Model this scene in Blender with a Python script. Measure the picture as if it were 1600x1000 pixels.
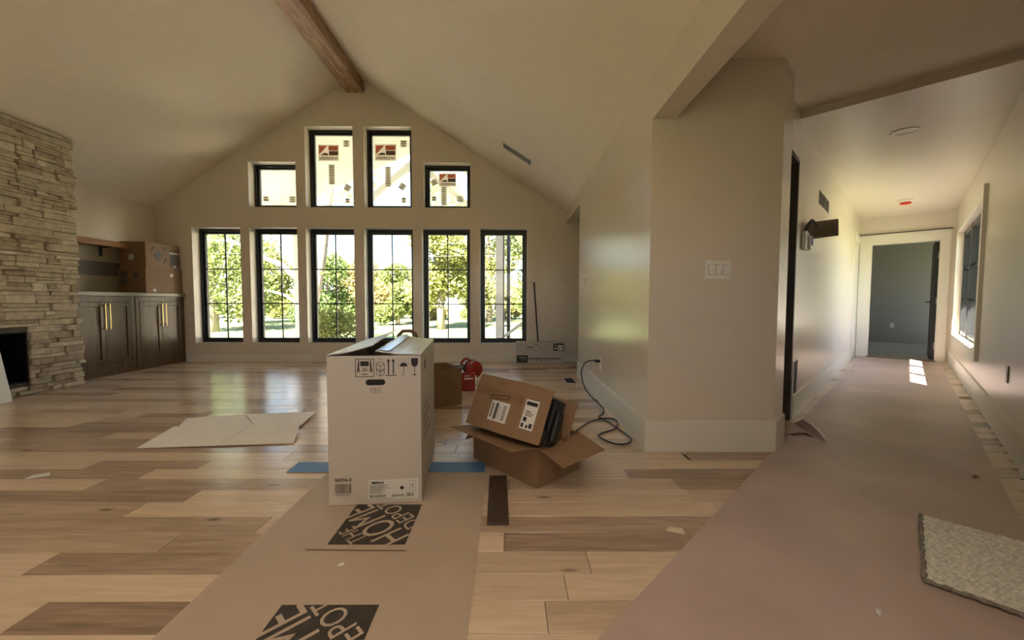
import bpy, bmesh, math, random
from math import sin, cos, pi, radians
from mathutils import Matrix, Vector, Euler
random.seed(7)
for o in list(bpy.data.objects): bpy.data.objects.remove(o)
SC = bpy.context.scene
COL = SC.collection

# ------------------------------------------------------------------ camera
CAM_H, F_PX, PITCH, YAW, ROLL = 0.98, 618.07, 0.0481, 0.0067, 0.0026
def _w(d):
    cp, sp = cos(PITCH), sin(PITCH); d = Vector((d[0], cp*d[1]+sp*d[2], -sp*d[1]+cp*d[2]))
    cy, sy = cos(YAW), sin(YAW); return Vector((cy*d[0]+sy*d[1], -sy*d[0]+cy*d[1], d[2]))
_r = _w((cos(ROLL), 0, sin(ROLL))); _u = _w((-sin(ROLL), 0, cos(ROLL))); _f = _w((0, 1, 0))
cam = bpy.data.cameras.new('camera'); co = bpy.data.objects.new('camera', cam); COL.objects.link(co)
cam.sensor_width = 36; cam.lens = F_PX/1600*36; cam.clip_start = 0.02; cam.clip_end = 400
co.matrix_world = Matrix(((_r.x, _u.x, -_f.x, 0), (_r.y, _u.y, -_f.y, 0), (_r.z, _u.z, -_f.z, CAM_H), (0, 0, 0, 1)))
SC.camera = co
# ------------------------------------------------------------------ sky, sun, fill lamps added at the unseen rear windows
vs = SC.view_settings
vs.view_transform = 'Standard'; vs.look = 'None'; vs.gamma = 1; vs.use_curve_mapping = False; vs.exposure = 2.66
W = bpy.data.worlds.new('sky'); SC.world = W; W.use_nodes = True
nt = W.node_tree; nt.nodes.clear()
sky = nt.nodes.new('ShaderNodeTexSky'); sky.sky_type = 'NISHITA'; sky.sun_disc = False
sky.sun_elevation = radians(46); sky.sun_rotation = radians(187); sky.air_density = 1.0; sky.dust_density = 0.5; sky.ozone_density = 1.5
bg = nt.nodes.new('ShaderNodeBackground'); bg.inputs['Strength'].default_value = 0.118
out = nt.nodes.new('ShaderNodeOutputWorld'); nt.links.new(sky.outputs[0], bg.inputs[0]); nt.links.new(bg.outputs[0], out.inputs[0])
sl = bpy.data.lights.new('sun', 'SUN'); so = bpy.data.objects.new('sun', sl); COL.objects.link(so)
sl.energy = 15.5; sl.angle = radians(0.6); sl.color = (1, .95, .86)
so.rotation_euler = Vector((.074, .565, -.6)).to_track_quat('-Z', 'Y').to_euler()
def area(name, loc, rot, sx, sy, e, col):
    l = bpy.data.lights.new(name, 'AREA'); l.shape = 'RECTANGLE'; l.size = sx; l.size_y = sy; l.energy = e; l.color = col
    o = bpy.data.objects.new(name, l); COL.objects.link(o); o.location = loc; o.rotation_euler = rot; return o
REAR_Y = -1.6
REAR_WIN = [(-3.9, -2.9), (-0.85, 0.35)]; RZ0, RZ1 = 1.1, 2.05  # unseen openings added behind the camera to let more light in
for i, (x0, x1) in enumerate(REAR_WIN):
    area('rear_window_fill', ((x0+x1)/2, REAR_Y+.02, 1.55), (radians(90), 0, 0), x1-x0-.1, 1.0, 0.3, (1, .84, .68)).rotation_euler = (radians(90), 0, radians(0))
for o in bpy.data.objects:
    if o.name.startswith('rear_window'): o.rotation_euler = Vector((0, 1, -.9)).to_track_quat('-Z', 'Z').to_euler(); o.data.spread = radians(95)   # added fill lamps tilted down, beam narrowed

# ------------------------------------------------------------------ materials
MATS = {}
def lin(r, g, b):
    f = lambda c: (c/255/12.92 if c/255 <= .04045 else ((c/255+.055)/1.055)**2.4)
    return (f(r), f(g), f(b))
def M(name, col, rough=.6, metal=0, spec=.5, var=.06, vs_=8.0, bump=0.0, bs=60.0, stretch=None, coat=0.0, emit=None):
    if name in MATS: return MATS[name]
    m = bpy.data.materials.new(name); m.use_nodes = True; n = m.node_tree; b = n.nodes['Principled BSDF']
    b.inputs['Roughness'].default_value = rough; b.inputs['Metallic'].default_value = metal
    b.inputs['Specular IOR Level'].default_value = spec; b.inputs['Coat Weight'].default_value = coat
    tc = n.nodes.new('ShaderNodeTexCoord'); mp = n.nodes.new('ShaderNodeMapping'); n.links.new(tc.outputs['Object'], mp.inputs[0])
    if stretch: mp.inputs['Scale'].default_value = stretch
    ns = n.nodes.new('ShaderNodeTexNoise'); ns.inputs['Scale'].default_value = vs_; ns.inputs['Detail'].default_value = 5; n.links.new(mp.outputs[0], ns.inputs['Vector'])
    rp = n.nodes.new('ShaderNodeValToRGB'); n.links.new(ns.outputs['Fac'], rp.inputs[0])
    rp.color_ramp.elements[0].position = .3; rp.color_ramp.elements[1].position = .7
    rp.color_ramp.elements[0].color = (*[max(0, c*(1-var)) for c in col], 1); rp.color_ramp.elements[1].color = (*[min(1, c*(1+var)) for c in col], 1)
    n.links.new(rp.outputs[0], b.inputs['Base Color'])
    if bump:
        n2 = n.nodes.new('ShaderNodeTexNoise'); n2.inputs['Scale'].default_value = bs; n2.inputs['Detail'].default_value = 4; n.links.new(mp.outputs[0], n2.inputs['Vector'])
        bp = n.nodes.new('ShaderNodeBump'); bp.inputs['Strength'].default_value = bump; bp.inputs['Distance'].default_value = .01
        n.links.new(n2.outputs['Fac'], bp.inputs['Height']); n.links.new(bp.outputs[0], b.inputs['Normal'])
    MATS[name] = m; return m
M('wall', (.76, .67, .555), .22, var=.015, bump=.04, bs=180)
M('ceil', (.92, .81, .66), .8, var=.02, bump=.12, bs=90)
M('trim', (.80, .76, .66), .35, var=.01)
M('hallpaint', (.79, .705, .60), .28, var=.015, bump=.03, bs=120)
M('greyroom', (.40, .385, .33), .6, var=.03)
M('black', (.012, .012, .012), .35, var=.1)
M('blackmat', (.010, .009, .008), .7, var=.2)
M('jamb', (.075, .060, .040), .5, var=.15, vs_=6, stretch=(8, 8, 1))
M('kraft', (.27, .16, .085), .75, var=.06, vs_=6, bump=.05, bs=40)
M('kraft_in', (.31, .185, .10), .8, var=.06, vs_=6)
M('kraft_dark', (.23, .13, .065), .75, var=.08)
M('cartonwhite', (.56, .51, .455), .55, var=.02)
M('cartontop', (.62, .62, .60), .35, var=.05)
M('ink', (.022, .014, .014), .6, var=.1)
M('inkgrey', (.10, .09, .08), .6, var=.1)
M('label', (.70, .69, .65), .5, var=.03)
M('labelinkgreen', (.035, .045, .025), .5, var=.4, vs_=40)
M('beigepaper', (.50, .395, .305), .62, var=.07, vs_=3, bump=.10, bs=9)
M('rosin', (.54, .415, .38), .45, var=.16, vs_=1.6, bump=.16, bs=7)
M('sheet', (.88, .85, .79), .6, var=.03)
M('tape', (.10, .24, .50), .5, var=.1)
M('logoink', (.050, .038, .030), .65, var=.35, vs_=30)
M('redplastic', (.34, .018, .012), .32, var=.1)
M('greymetal', (.45, .44, .42), .4, metal=.6, var=.05)
M('brass', (.50, .35, .16), .32, metal=1, var=.05)
M('whiteplastic', (.86, .84, .79), .4, var=.01)
M('plate', (.86, .84, .78), .4, var=.01)
M('cord', (.015, .015, .016), .45, var=.1)
M('rug', (.80, .79, .72), .9, var=.22, vs_=60)
M('rugedge', (.30, .28, .23), .9, var=.3, vs_=90)
M('darkboard', (.075, .05, .032), .5, var=.35, vs_=5, stretch=(14, 1.5, 1))
M('stone0', (.52, .435, .31), .85, var=.22, vs_=14, bump=.6, bs=45)
M('stone1', (.62, .535, .40), .85, var=.2, vs_=11, bump=.6, bs=40)
M('stone2', (.42, .335, .23), .85, var=.25, vs_=16, bump=.7, bs=50)
M('stoneback', (.10, .08, .055), .95, var=.2)
M('firebox', (.006, .006, .006), .6, var=.2)
M('cab', (.125, .078, .034), .34, var=.30, vs_=4, stretch=(6, 6, .7), spec=.32)
M('counter', (.19, .145, .085), .30, var=.15, vs_=4, stretch=(6, .8, 6))
M('board_lt', (.36, .30, .20), .5, var=.05); M('board_dk', (.135, .12, .092), .5, var=.06)
M('shelfwood', (.42, .215, .10), .5, var=.18, vs_=5, stretch=(8, .8, 8))
M('clearplastic', (.50, .40, .22), .25, var=.2)
M('foam', (.018, .017, .018), .5, var=.3, vs_=20)
M('wire', (.03, .028, .026), .5); M('purple', (.16, .10, .36), .5); M('redcap', (.62, .03, .015), .4)
M('concretegrey', (.42, .43, .42), .6, var=.05)
M('porchwood', (.50, .45, .36), .6, var=.05); M('porchwhite', (.50, .49, .47), .6, var=.03)
M('barkgrey', (.20, .165, .125), .95, var=.25, vs_=9, stretch=(1, 1, .25), bump=.8, bs=12)
M('rock', (.28, .25, .21), .9, var=.3, vs_=3, bump=.5, bs=10)
M('stickerwhite', (.60, .50, .40), .6, var=.05); M('stickerred', (.42, .10, .055), .6, var=.08); M('stickerdark', (.16, .09, .065), .6, var=.1); M('stickertan', (.34, .28, .20), .6, var=.1)
def stickmat(name, c):
    m = bpy.data.materials.new(name); m.use_nodes = True; n = m.node_tree; n.nodes.clear(); o = n.nodes.new('ShaderNodeOutputMaterial'); d = n.nodes.new('ShaderNodeBsdfDiffuse'); t = n.nodes.new('ShaderNodeBsdfTranslucent')
    ns = n.nodes.new('ShaderNodeTexNoise'); ns.inputs['Scale'].default_value = 30; rp = n.nodes.new('ShaderNodeValToRGB'); n.links.new(ns.outputs['Fac'], rp.inputs[0])
    rp.color_ramp.elements[0].color = (*[v*.85 for v in c], 1); rp.color_ramp.elements[1].color = (*[min(1, v*1.1) for v in c], 1)
    n.links.new(rp.outputs[0], d.inputs[0]); n.links.new(rp.outputs[0], t.inputs[0]); mx = n.nodes.new('ShaderNodeMixShader'); mx.inputs[0].default_value = .5
    n.links.new(d.outputs[0], mx.inputs[1]); n.links.new(t.outputs[0], mx.inputs[2]); n.links.new(mx.outputs[0], o.inputs[0]); MATS[name] = m
for _n, _c in (('stickerwhite', (.72, .62, .52)), ('stickerred', (.55, .16, .09)), ('stickerdark', (.16, .10, .08)), ('stickertan', (.56, .50, .38))): stickmat(_n, _c)
M('lampglass', (.80, .76, .68), .3, var=.01)
M('chips', (.70, .60, .45), .6, var=.1)
M('roofing', (.10, .095, .09), .9, var=.2)
M('bronze', (.16, .07, .03), .35, var=.1)

def wood(name, ca, cb, axis='X', scale=1.0, rough=.33, planks=False, dark=(.20, .12, .07)):
    m = bpy.data.materials.new(name); m.use_nodes = True; n = m.node_tree; L = n.links; b = n.nodes['Principled BSDF']
    tc = n.nodes.new('ShaderNodeTexCoord'); mp = n.nodes.new('ShaderNodeMapping')
    src = tc.outputs['Object']
    if planks:
        at = n.nodes.new('ShaderNodeAttribute'); at.attribute_name = 'plank'; sep = n.nodes.new('ShaderNodeSeparateColor'); L.new(at.outputs['Color'], sep.inputs[0])
        cx = n.nodes.new('ShaderNodeCombineXYZ')
        mu = n.nodes.new('ShaderNodeMath'); mu.operation = 'MULTIPLY'; mu.inputs[1].default_value = 37; L.new(sep.outputs[1], mu.inputs[0])
        L.new(mu.outputs[0], cx.inputs[0]); L.new(mu.outputs[0], cx.inputs[1]); L.new(mu.outputs[0], cx.inputs[2])
        ad = n.nodes.new('ShaderNodeVectorMath'); ad.operation = 'ADD'; L.new(src, ad.inputs[0]); L.new(cx.outputs[0], ad.inputs[1]); src = ad.outputs[0]
    L.new(src, mp.inputs[0])
    s = {'X': (.9, 9, 9), 'Y': (9, .9, 9), 'Z': (9, 9, .9)}[axis]
    mp.inputs['Scale'].default_value = tuple(v*scale for v in s)
    n1 = n.nodes.new('ShaderNodeTexNoise'); n1.inputs['Scale'].default_value = 1.1; n1.inputs['Detail'].default_value = 3; n1.inputs['Distortion'].default_value = .6; L.new(mp.outputs[0], n1.inputs['Vector'])
    sn = n.nodes.new('ShaderNodeMath'); sn.operation = 'MULTIPLY'; sn.inputs[1].default_value = 26; L.new(n1.outputs['Fac'], sn.inputs[0])
    si = n.nodes.new('ShaderNodeMath'); si.operation = 'SINE'; L.new(sn.outputs[0], si.inputs[0])
    n2 = n.nodes.new('ShaderNodeTexNoise'); n2.inputs['Scale'].default_value = 7; n2.inputs['Detail'].default_value = 6; L.new(mp.outputs[0], n2.inputs['Vector'])
    mx = n.nodes.new('ShaderNodeMath'); mx.operation = 'MULTIPLY_ADD'; mx.inputs[1].default_value = .16 if planks else .3; L.new(si.outputs[0], mx.inputs[0]); L.new(n2.outputs['Fac'], mx.inputs[2])
    rp = n.nodes.new('ShaderNodeValToRGB'); rp.color_ramp.elements[0].position = .25; rp.color_ramp.elements[1].position = .8
    rp.color_ramp.elements[0].color = (*cb, 1); rp.color_ramp.elements[1].color = (*ca, 1); L.new(mx.outputs[0], rp.inputs[0])
    colr = rp.outputs[0]
    if planks:
        mm = n.nodes.new('ShaderNodeMix'); mm.data_type = 'RGBA'; mm.blend_type = 'MIX'
        L.new(sep.outputs[0], mm.inputs[0]); L.new(colr, mm.inputs[6])
        rp2 = n.nodes.new('ShaderNodeValToRGB'); rp2.color_ramp.elements[0].position = .25; rp2.color_ramp.elements[1].position = .8
        rp2.color_ramp.elements[0].color = (dark[0]*.72, dark[1]*.72, dark[2]*.72, 1); rp2.color_ramp.elements[1].color = (dark[0]*1.2, dark[1]*1.2, dark[2]*1.2, 1); L.new(mx.outputs[0], rp2.inputs[0])
        L.new(rp2.outputs[0], mm.inputs[7]); colr = mm.outputs[2]
        # knots and mineral streaks
        m2 = n.nodes.new('ShaderNodeMapping'); m2.inputs['Scale'].default_value = (1.7, 5.2, 1); L.new(src, m2.inputs[0])
        vo = n.nodes.new('ShaderNodeTexVoronoi'); vo.inputs['Scale'].default_value = 1.0; L.new(m2.outputs[0], vo.inputs['Vector'])
        kr = n.nodes.new('ShaderNodeValToRGB'); kr.color_ramp.elements[0].position = .03; kr.color_ramp.elements[0].color = (.25, .16, .1, 1); kr.color_ramp.elements[1].position = .085; kr.color_ramp.elements[1].color = (1, 1, 1, 1)
        L.new(vo.outputs['Distance'], kr.inputs[0])
        mk = n.nodes.new('ShaderNodeMix'); mk.data_type = 'RGBA'; mk.blend_type = 'MULTIPLY'; mk.inputs[0].default_value = .8; L.new(colr, mk.inputs[6]); L.new(kr.outputs[0], mk.inputs[7]); colr = mk.outputs[2]
        n3 = n.nodes.new('ShaderNodeTexNoise'); n3.inputs['Scale'].default_value = 2.2; n3.inputs['Detail'].default_value = 3; L.new(tc.outputs['Object'], n3.inputs['Vector'])
        rr = n.nodes.new('ShaderNodeMapRange'); rr.inputs[3].default_value = rough-.05; rr.inputs[4].default_value = rough+.12; L.new(n3.outputs['Fac'], rr.inputs[0]); L.new(rr.outputs[0], b.inputs['Roughness'])
    else: b.inputs['Roughness'].default_value = rough
    L.new(colr, b.inputs['Base Color'])
    bp = n.nodes.new('ShaderNodeBump'); bp.inputs['Strength'].default_value = .18; bp.inputs['Distance'].default_value = .004; L.new(n2.outputs['Fac'], bp.inputs['Height']); L.new(bp.outputs[0], b.inputs['Normal'])
    MATS[name] = m; return m
wood('plank', (.78, .62, .465), (.68, .525, .38), 'X', 1.0, .185, True, (.355, .25, .18))
wood('beam', (.55, .345, .20), (.33, .185, .095), 'Y', 1.6, .5)

def glassmat(name, haze=0.0, tint=(1, 1, 1)):
    m = bpy.data.materials.new(name); m.use_nodes = True; n = m.node_tree; n.nodes.clear()
    o = n.nodes.new('ShaderNodeOutputMaterial'); t = n.nodes.new('ShaderNodeBsdfTransparent'); t.inputs[0].default_value = (*tint, 1)
    g = n.nodes.new('ShaderNodeBsdfGlossy'); g.inputs['Roughness'].default_value = .02
    lw = n.nodes.new('ShaderNodeFresnel'); lw.inputs[0].default_value = 1.35
    mx = n.nodes.new('ShaderNodeMixShader'); ge = n.nodes.new('ShaderNodeNewGeometry'); iv = n.nodes.new('ShaderNodeMath'); iv.operation = 'SUBTRACT'; iv.inputs[0].default_value = 1; n.links.new(ge.outputs['Backfacing'], iv.inputs[1])
    ml = n.nodes.new('ShaderNodeMath'); ml.operation = 'MULTIPLY'; n.links.new(lw.outputs[0], ml.inputs[0]); n.links.new(iv.outputs[0], ml.inputs[1])   # thin pane: no total reflection on the way out
    n.links.new(ml.outputs[0], mx.inputs[0]); n.links.new(t.outputs[0], mx.inputs[1]); n.links.new(g.outputs[0], mx.inputs[2])
    last = mx
    if haze:
        d = n.nodes.new('ShaderNodeBsdfTranslucent'); d.inputs[0].default_value = (.9, .88, .82, 1)
        ns = n.nodes.new('ShaderNodeTexNoise'); ns.inputs['Scale'].default_value = 3; mr = n.nodes.new('ShaderNodeMapRange'); mr.inputs[3].default_value = haze*.7; mr.inputs[4].default_value = haze*1.3; n.links.new(ns.outputs['Fac'], mr.inputs[0])
        m2 = n.nodes.new('ShaderNodeMixShader'); n.links.new(mr.outputs[0], m2.inputs[0]); n.links.new(mx.outputs[0], m2.inputs[1]); n.links.new(d.outputs[0], m2.inputs[2]); last = m2
    n.links.new(last.outputs[0], o.inputs[0]); MATS[name] = m
glassmat('glass'); glassmat('filmglass', .22); glassmat('bagfilm', .18, (.93, .88, .72))
def leafmat(name, a, b_):
    m = bpy.data.materials.new(name); m.use_nodes = True; n = m.node_tree; n.nodes.clear()
    o = n.nodes.new('ShaderNodeOutputMaterial'); d = n.nodes.new('ShaderNodeBsdfDiffuse'); t = n.nodes.new('ShaderNodeBsdfTranslucent')
    g = n.nodes.new('ShaderNodeNewGeometry'); r = n.nodes.new('ShaderNodeValToRGB'); r.color_ramp.elements[0].color = (*a, 1); r.color_ramp.elements[1].color = (*b_, 1)
    n.links.new(g.outputs['Random Per Island'], r.inputs[0]); n.links.new(r.outputs[0], d.inputs[0]); n.links.new(r.outputs[0], t.inputs[0])
    mx = n.nodes.new('ShaderNodeMixShader'); mx.inputs[0].default_value = .35; n.links.new(d.outputs[0], mx.inputs[1]); n.links.new(t.outputs[0], mx.inputs[2]); n.links.new(mx.outputs[0], o.inputs[0]); MATS[name] = m
leafmat('leaf_green', (.085, .115, .03), (.22, .245, .08)); leafmat('leaf_yellow', (.14, .155, .04), (.31, .30, .10)); leafmat('leaf_dark', (.05, .085, .025), (.15, .19, .065)); leafmat('leaf_orange', (.19, .16, .055), (.31, .25, .10))
def lawnmat():
    m = bpy.data.materials.new('lawn'); m.use_nodes = True; n = m.node_tree; b = n.nodes['Principled BSDF']; b.inputs['Roughness'].default_value = .95
    tc = n.nodes.new('ShaderNodeTexCoord'); ns = n.nodes.new('ShaderNodeTexNoise'); ns.inputs['Scale'].default_value = .45; ns.inputs['Detail'].default_value = 8; n.links.new(tc.outputs['Object'], ns.inputs['Vector'])
    r = n.nodes.new('ShaderNodeValToRGB'); r.color_ramp.elements[0].position = .35; r.color_ramp.elements[1].position = .68; r.color_ramp.elements[0].color = (.085, .115, .035, 1); r.color_ramp.elements[1].color = (.15, .165, .06, 1)
    n.links.new(ns.outputs['Fac'], r.inputs[0]); n.links.new(r.outputs[0], b.inputs['Base Color']); MATS['lawn'] = m
lawnmat()

# ------------------------------------------------------------------ builders
class MB:
    def __init__(s): s.v = []; s.f = []
    def box(s, x0, x1, y0, y1, z0, z1):
        i = len(s.v)
        s.v += [(x0, y0, z0), (x1, y0, z0), (x1, y1, z0), (x0, y1, z0), (x0, y0, z1), (x1, y0, z1), (x1, y1, z1), (x0, y1, z1)]
        s.f += [tuple(i+k for k in q) for q in ((3, 2, 1, 0), (4, 5, 6, 7), (0, 1, 5, 4), (1, 2, 6, 5), (2, 3, 7, 6), (3, 0, 4, 7))]; return s
    def hexa(s, p):  # 8 points, same order as box
        i = len(s.v); s.v += [tuple(q) for q in p]
        s.f += [tuple(i+k for k in q) for q in ((3, 2, 1, 0), (4, 5, 6, 7), (0, 1, 5, 4), (1, 2, 6, 5), (2, 3, 7, 6), (3, 0, 4, 7))]; return s
    def poly(s, pts): i = len(s.v); s.v += [tuple(p) for p in pts]; s.f.append(tuple(range(i, i+len(pts)))); return s
    def prism(s, pts, fn, t0, t1):  # pts 2D ccw; fn(u,v,t)->xyz
        i = len(s.v); n = len(pts)
        s.v += [fn(u, v, t0) for u, v in pts]+[fn(u, v, t1) for u, v in pts]
        s.f.append(tuple(i+k for k in range(n))[::-1]); s.f.append(tuple(i+n+k for k in range(n)))
        for k in range(n): s.f.append((i+k, i+(k+1) % n, i+n+(k+1) % n, i+n+k))
        return s
    def tube(s, pts, r, n=8, cap=True):
        pts = [Vector(p) for p in pts]; rr = r if isinstance(r, (list, tuple)) else [r]*len(pts); i0 = len(s.v); prev = None
        for k, p in enumerate(pts):
            t = (pts[min(k+1, len(pts)-1)]-pts[max(k-1, 0)]).normalized()
            if prev is None: a = t.orthogonal().normalized()
            else:
                a = prev-t*prev.dot(t); a = a.normalized() if a.length > 1e-5 else t.orthogonal().normalized()
            prev = a; b = t.cross(a)
            for j in range(n):
                q = p+(a*cos(2*pi*j/n)+b*sin(2*pi*j/n))*rr[k]; s.v.append(tuple(q))
        for k in range(len(pts)-1):
            for j in range(n):
                a0 = i0+k*n+j; a1 = i0+k*n+(j+1) % n; s.f.append((a0, a1, a1+n, a0+n))
        if cap: s.f.append(tuple(i0+j for j in range(n))[::-1]); s.f.append(tuple(i0+(len(pts)-1)*n+j for j in range(n)))
        return s
    def lathe(s, prof, n=24, c=(0, 0, 0)):
        i0 = len(s.v)
        for r, z in prof:
            for j in range(n): s.v.append((c[0]+r*cos(2*pi*j/n), c[1]+r*sin(2*pi*j/n), c[2]+z))
        for k in range(len(prof)-1):
            for j in range(n):
                a0 = i0+k*n+j; a1 = i0+k*n+(j+1) % n; s.f.append((a0, a1, a1+n, a0+n))
        s.f.append(tuple(i0+j for j in range(n))[::-1]); s.f.append(tuple(i0+(len(prof)-1)*n+j for j in range(n))); return s
    def mesh(s, name): m = bpy.data.meshes.new(name); m.from_pydata(s.v, [], s.f); m.update(); return m
    def build(s, name, mat=None, parent=None, smooth=False, bevel=0, seg=2):
        o = link(name, s.mesh(name), mat, parent)
        if smooth:
            for p in o.data.polygons: p.use_smooth = True
        if bevel: md = o.modifiers.new('bevel', 'BEVEL'); md.width = bevel; md.segments = seg; md.limit_method = 'ANGLE'
        return o
def link(name, me, mat=None, parent=None):
    o = bpy.data.objects.new(name, me); COL.objects.link(o)
    if mat: me.materials.append(MATS[mat]) if not me.materials else None
    if parent: o.parent = parent
    return o
def tag(o, label=None, cat=None, group=None, kind=None):
    for k, v in (('label', label), ('category', cat), ('group', group), ('kind', kind)):
        if v: o[k] = v
    return o
def empty(name, loc=(0, 0, 0), rz=0, **k):
    o = bpy.data.objects.new(name, None); COL.objects.link(o); o.location = loc; o.rotation_euler = (0, 0, rz); o.empty_display_size = .1
    return tag(o, **k)
def struct(name, mb, mat, parent=None, bevel=0):
    o = mb.build(name, mat, parent, bevel=bevel)
    if not parent: o['kind'] = 'structure'
    return o
def copy_tree(o, parent=None):
    c = o.copy(); COL.objects.link(c); c.parent = parent
    for ch in [x for x in bpy.data.objects if x.parent == o]: copy_tree(ch, c)
    return c
TH = 0.792
def H(o): o.rotation_euler = (0, 0, -TH); return o        # hall frame: local x = across (s), local y = along (a)
def hp(s, a, z=0): return (sin(TH)*a+cos(TH)*s, cos(TH)*a-sin(TH)*s, z)
_txt = {}
def text_mesh(body, size, bold=0.0, sx=1.0, mirror=False):
    cu = bpy.data.curves.new('t', 'FONT'); cu.body = body; cu.size = size; cu.offset = bold; cu.resolution_u = 3; cu.align_x = 'CENTER'; cu.align_y = 'CENTER'
    ob = bpy.data.objects.new('t', cu); COL.objects.link(ob)
    me = bpy.data.meshes.new_from_object(ob.evaluated_get(bpy.context.evaluated_depsgraph_get()))
    bpy.data.objects.remove(ob); bpy.data.curves.remove(cu)
    for v in me.vertices: v.co.x *= sx*(-1 if mirror else 1)
    return me
def text(name, body, size, mat, parent, mtx, bold=0.0, sx=1.0, mirror=False):
    me = text_mesh(body, size, bold, sx, mirror); me.name = name; o = link(name, me, mat, parent); o.matrix_local = mtx; return o
def flat(name, polys, mat, parent, mtx):
    mb = MB()
    for p in polys: mb.poly([(u, v, 0) for u, v in p])
    o = mb.build(name, mat, parent); o.matrix_local = mtx; return o
def rc(u0, u1, v0, v1): return [(u0, v0), (u1, v0), (u1, v1), (u0, v1)]
def circ(cx, cy, r, n=20, a0=0, a1=2*pi):
    return [(cx+r*cos(a0+(a1-a0)*i/n), cy+r*sin(a0+(a1-a0)*i/n)) for i in range(n if abs(a1-a0-2*pi) < 1e-6 else n+1)]
def stroke(pts, w):
    res = []
    for a, b in zip(pts, pts[1:]):
        a = Vector(a); b = Vector(b); d = (b-a).normalized(); nn = Vector((-d.y, d.x))*w/2
        res.append([tuple(a-nn-d*w*.3), tuple(b-nn+d*w*.3), tuple(b+nn+d*w*.3), tuple(a+nn-d*w*.3)])
    return res
def barcode(u0, u1, v0, v1, n, seed):
    r = random.Random(seed); res = []; u = u0; st = (u1-u0)/n
    while u < u1-st*.5:
        w = st*r.choice((.35, .5, .9)); res.append(rc(u, min(u+w, u1), v0, v1)); u += w+st*r.choice((.35, .5, .8))
    return res
FRONT = lambda y: Matrix(((1, 0, 0, 0), (0, 0, -1, y), (0, 1, 0, 0), (0, 0, 0, 1)))      # decal on a face looking to local -Y
def RIGHT(x): return Matrix(((0, 0, 1, x), (1, 0, 0, 0), (0, 1, 0, 0), (0, 0, 0, 1)))    # decal on a face looking to local +X (u = +Y)
def columns(u0, u1, t0, t1, z0, top, openings, fn, extra=()):
    br = sorted({u0, u1, *extra, *[o[0] for o in openings], *[o[1] for o in openings]}); br = [b for b in br if u0-1e-6 <= b <= u1+1e-6]; mb = MB()
    for a, b in zip(br, br[1:]):
        m_ = (a+b)/2; ops = sorted([(o[2], o[3]) for o in openings if o[0] < m_ < o[1]]); z = z0; segs = []
        for p, q in ops:
            if p > z+1e-6: segs.append((z, z, p, p))
            z = q
        segs.append((z, z, top(a), top(b)))
        for za, zb, zc, zd in segs:
            mb.hexa([fn(a, t0, za), fn(b, t0, zb), fn(b, t1, zb), fn(a, t1, za), fn(a, t0, zc), fn(b, t0, zd), fn(b, t1, zd), fn(a, t1, zc)])
    return mb

# ------------------------------------------------------------------ the room: shell
YW, XL, XR, YC, XRIDGE, ZRIDGE, SLOPE = 6.34, -5.6, 0.9, 2.547, -2.4, 4.47, 0.63
roofz = lambda x: ZRIDGE-SLOPE*abs(x-XRIDGE)
LOW = [(-5.02, -4.26), (-4.113, -3.36), (-3.225, -2.465), (-2.305, -1.537), (-1.394, -0.628), (-0.468, 0.278)]
UP = [(-4.107, -3.364, 2.45, 3.153), (-3.212, -2.462, 2.45, 3.703), (-2.290, -1.545, 2.45, 3.703), (-1.363, -0.622, 2.45, 3.150)]
ops = [(a, b, .296, 2.130) for a, b in LOW]+UP
struct('wall_front', columns(-5.85, 3.4, YW, YW+.27, -.1, lambda x: roofz(x)+.06 if x <= .91 else 2.45, ops, lambda u, t, z: (u, t, z), (XRIDGE, .9, .92)), 'wall')
struct('wall_left', MB().box(-5.85, XL, REAR_Y-.2, YW+.27, -.1, 2.52), 'wall')
struct('wall_rear', columns(-5.85, 1.1, REAR_Y-.2, REAR_Y, -.1, lambda x: roofz(x)+.06, [(a, b, RZ0, RZ1) for a, b in REAR_WIN], lambda u, t, z: (u, t, z), (XRIDGE, .9)), 'wall')
mb = MB()
mb.hexa([(-6.4, -5.3, roofz(-6.4)), (XRIDGE, -5.3, ZRIDGE), (XRIDGE, 7.0, ZRIDGE), (-6.4, 7.0, roofz(-6.4)), (-6.4, -5.3, roofz(-6.4)+.2), (XRIDGE, -5.3, ZRIDGE+.2), (XRIDGE, 7.0, ZRIDGE+.2), (-6.4, 7.0, roofz(-6.4)+.2)])
mb.hexa([(XRIDGE, -5.3, ZRIDGE), (1.04, -5.3, roofz(1.04)), (1.04, 7.0, roofz(1.04)), (XRIDGE, 7.0, ZRIDGE), (XRIDGE, -5.3, ZRIDGE+.2), (1.04, -5.3, roofz(1.04)+.2), (1.04, 7.0, roofz(1.04)+.2), (XRIDGE, 7.0, ZRIDGE+.2)])
struct('ceiling', mb, 'ceil')
bm_ = tag(MB().box(-2.545, -2.275, -4.99, YW-.002, 4.212, 4.44).build('ridge_beam', 'beam', bevel=.006), 'light oak ridge beam running along the peak of the vaulted ceiling', 'beam')

# right side of the living room
struct('wall_right', MB().box(XR, 1.041, YC+.14, 5.13, -.1, 2.40), 'wall')
struct('trim_1', MB().box(XR, 1.041, REAR_Y, YC, 2.1275, 2.40), 'wall')           # dropped header over the wide opening
struct('trim_2', MB().box(XR, 1.041, 5.13, YW, 2.223, 2.40), 'wall')              # header over the far opening
struct('wall_right_rear', MB().box(XR, 1.041, REAR_Y, .36, -.1, 2.40), 'wall')
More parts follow.
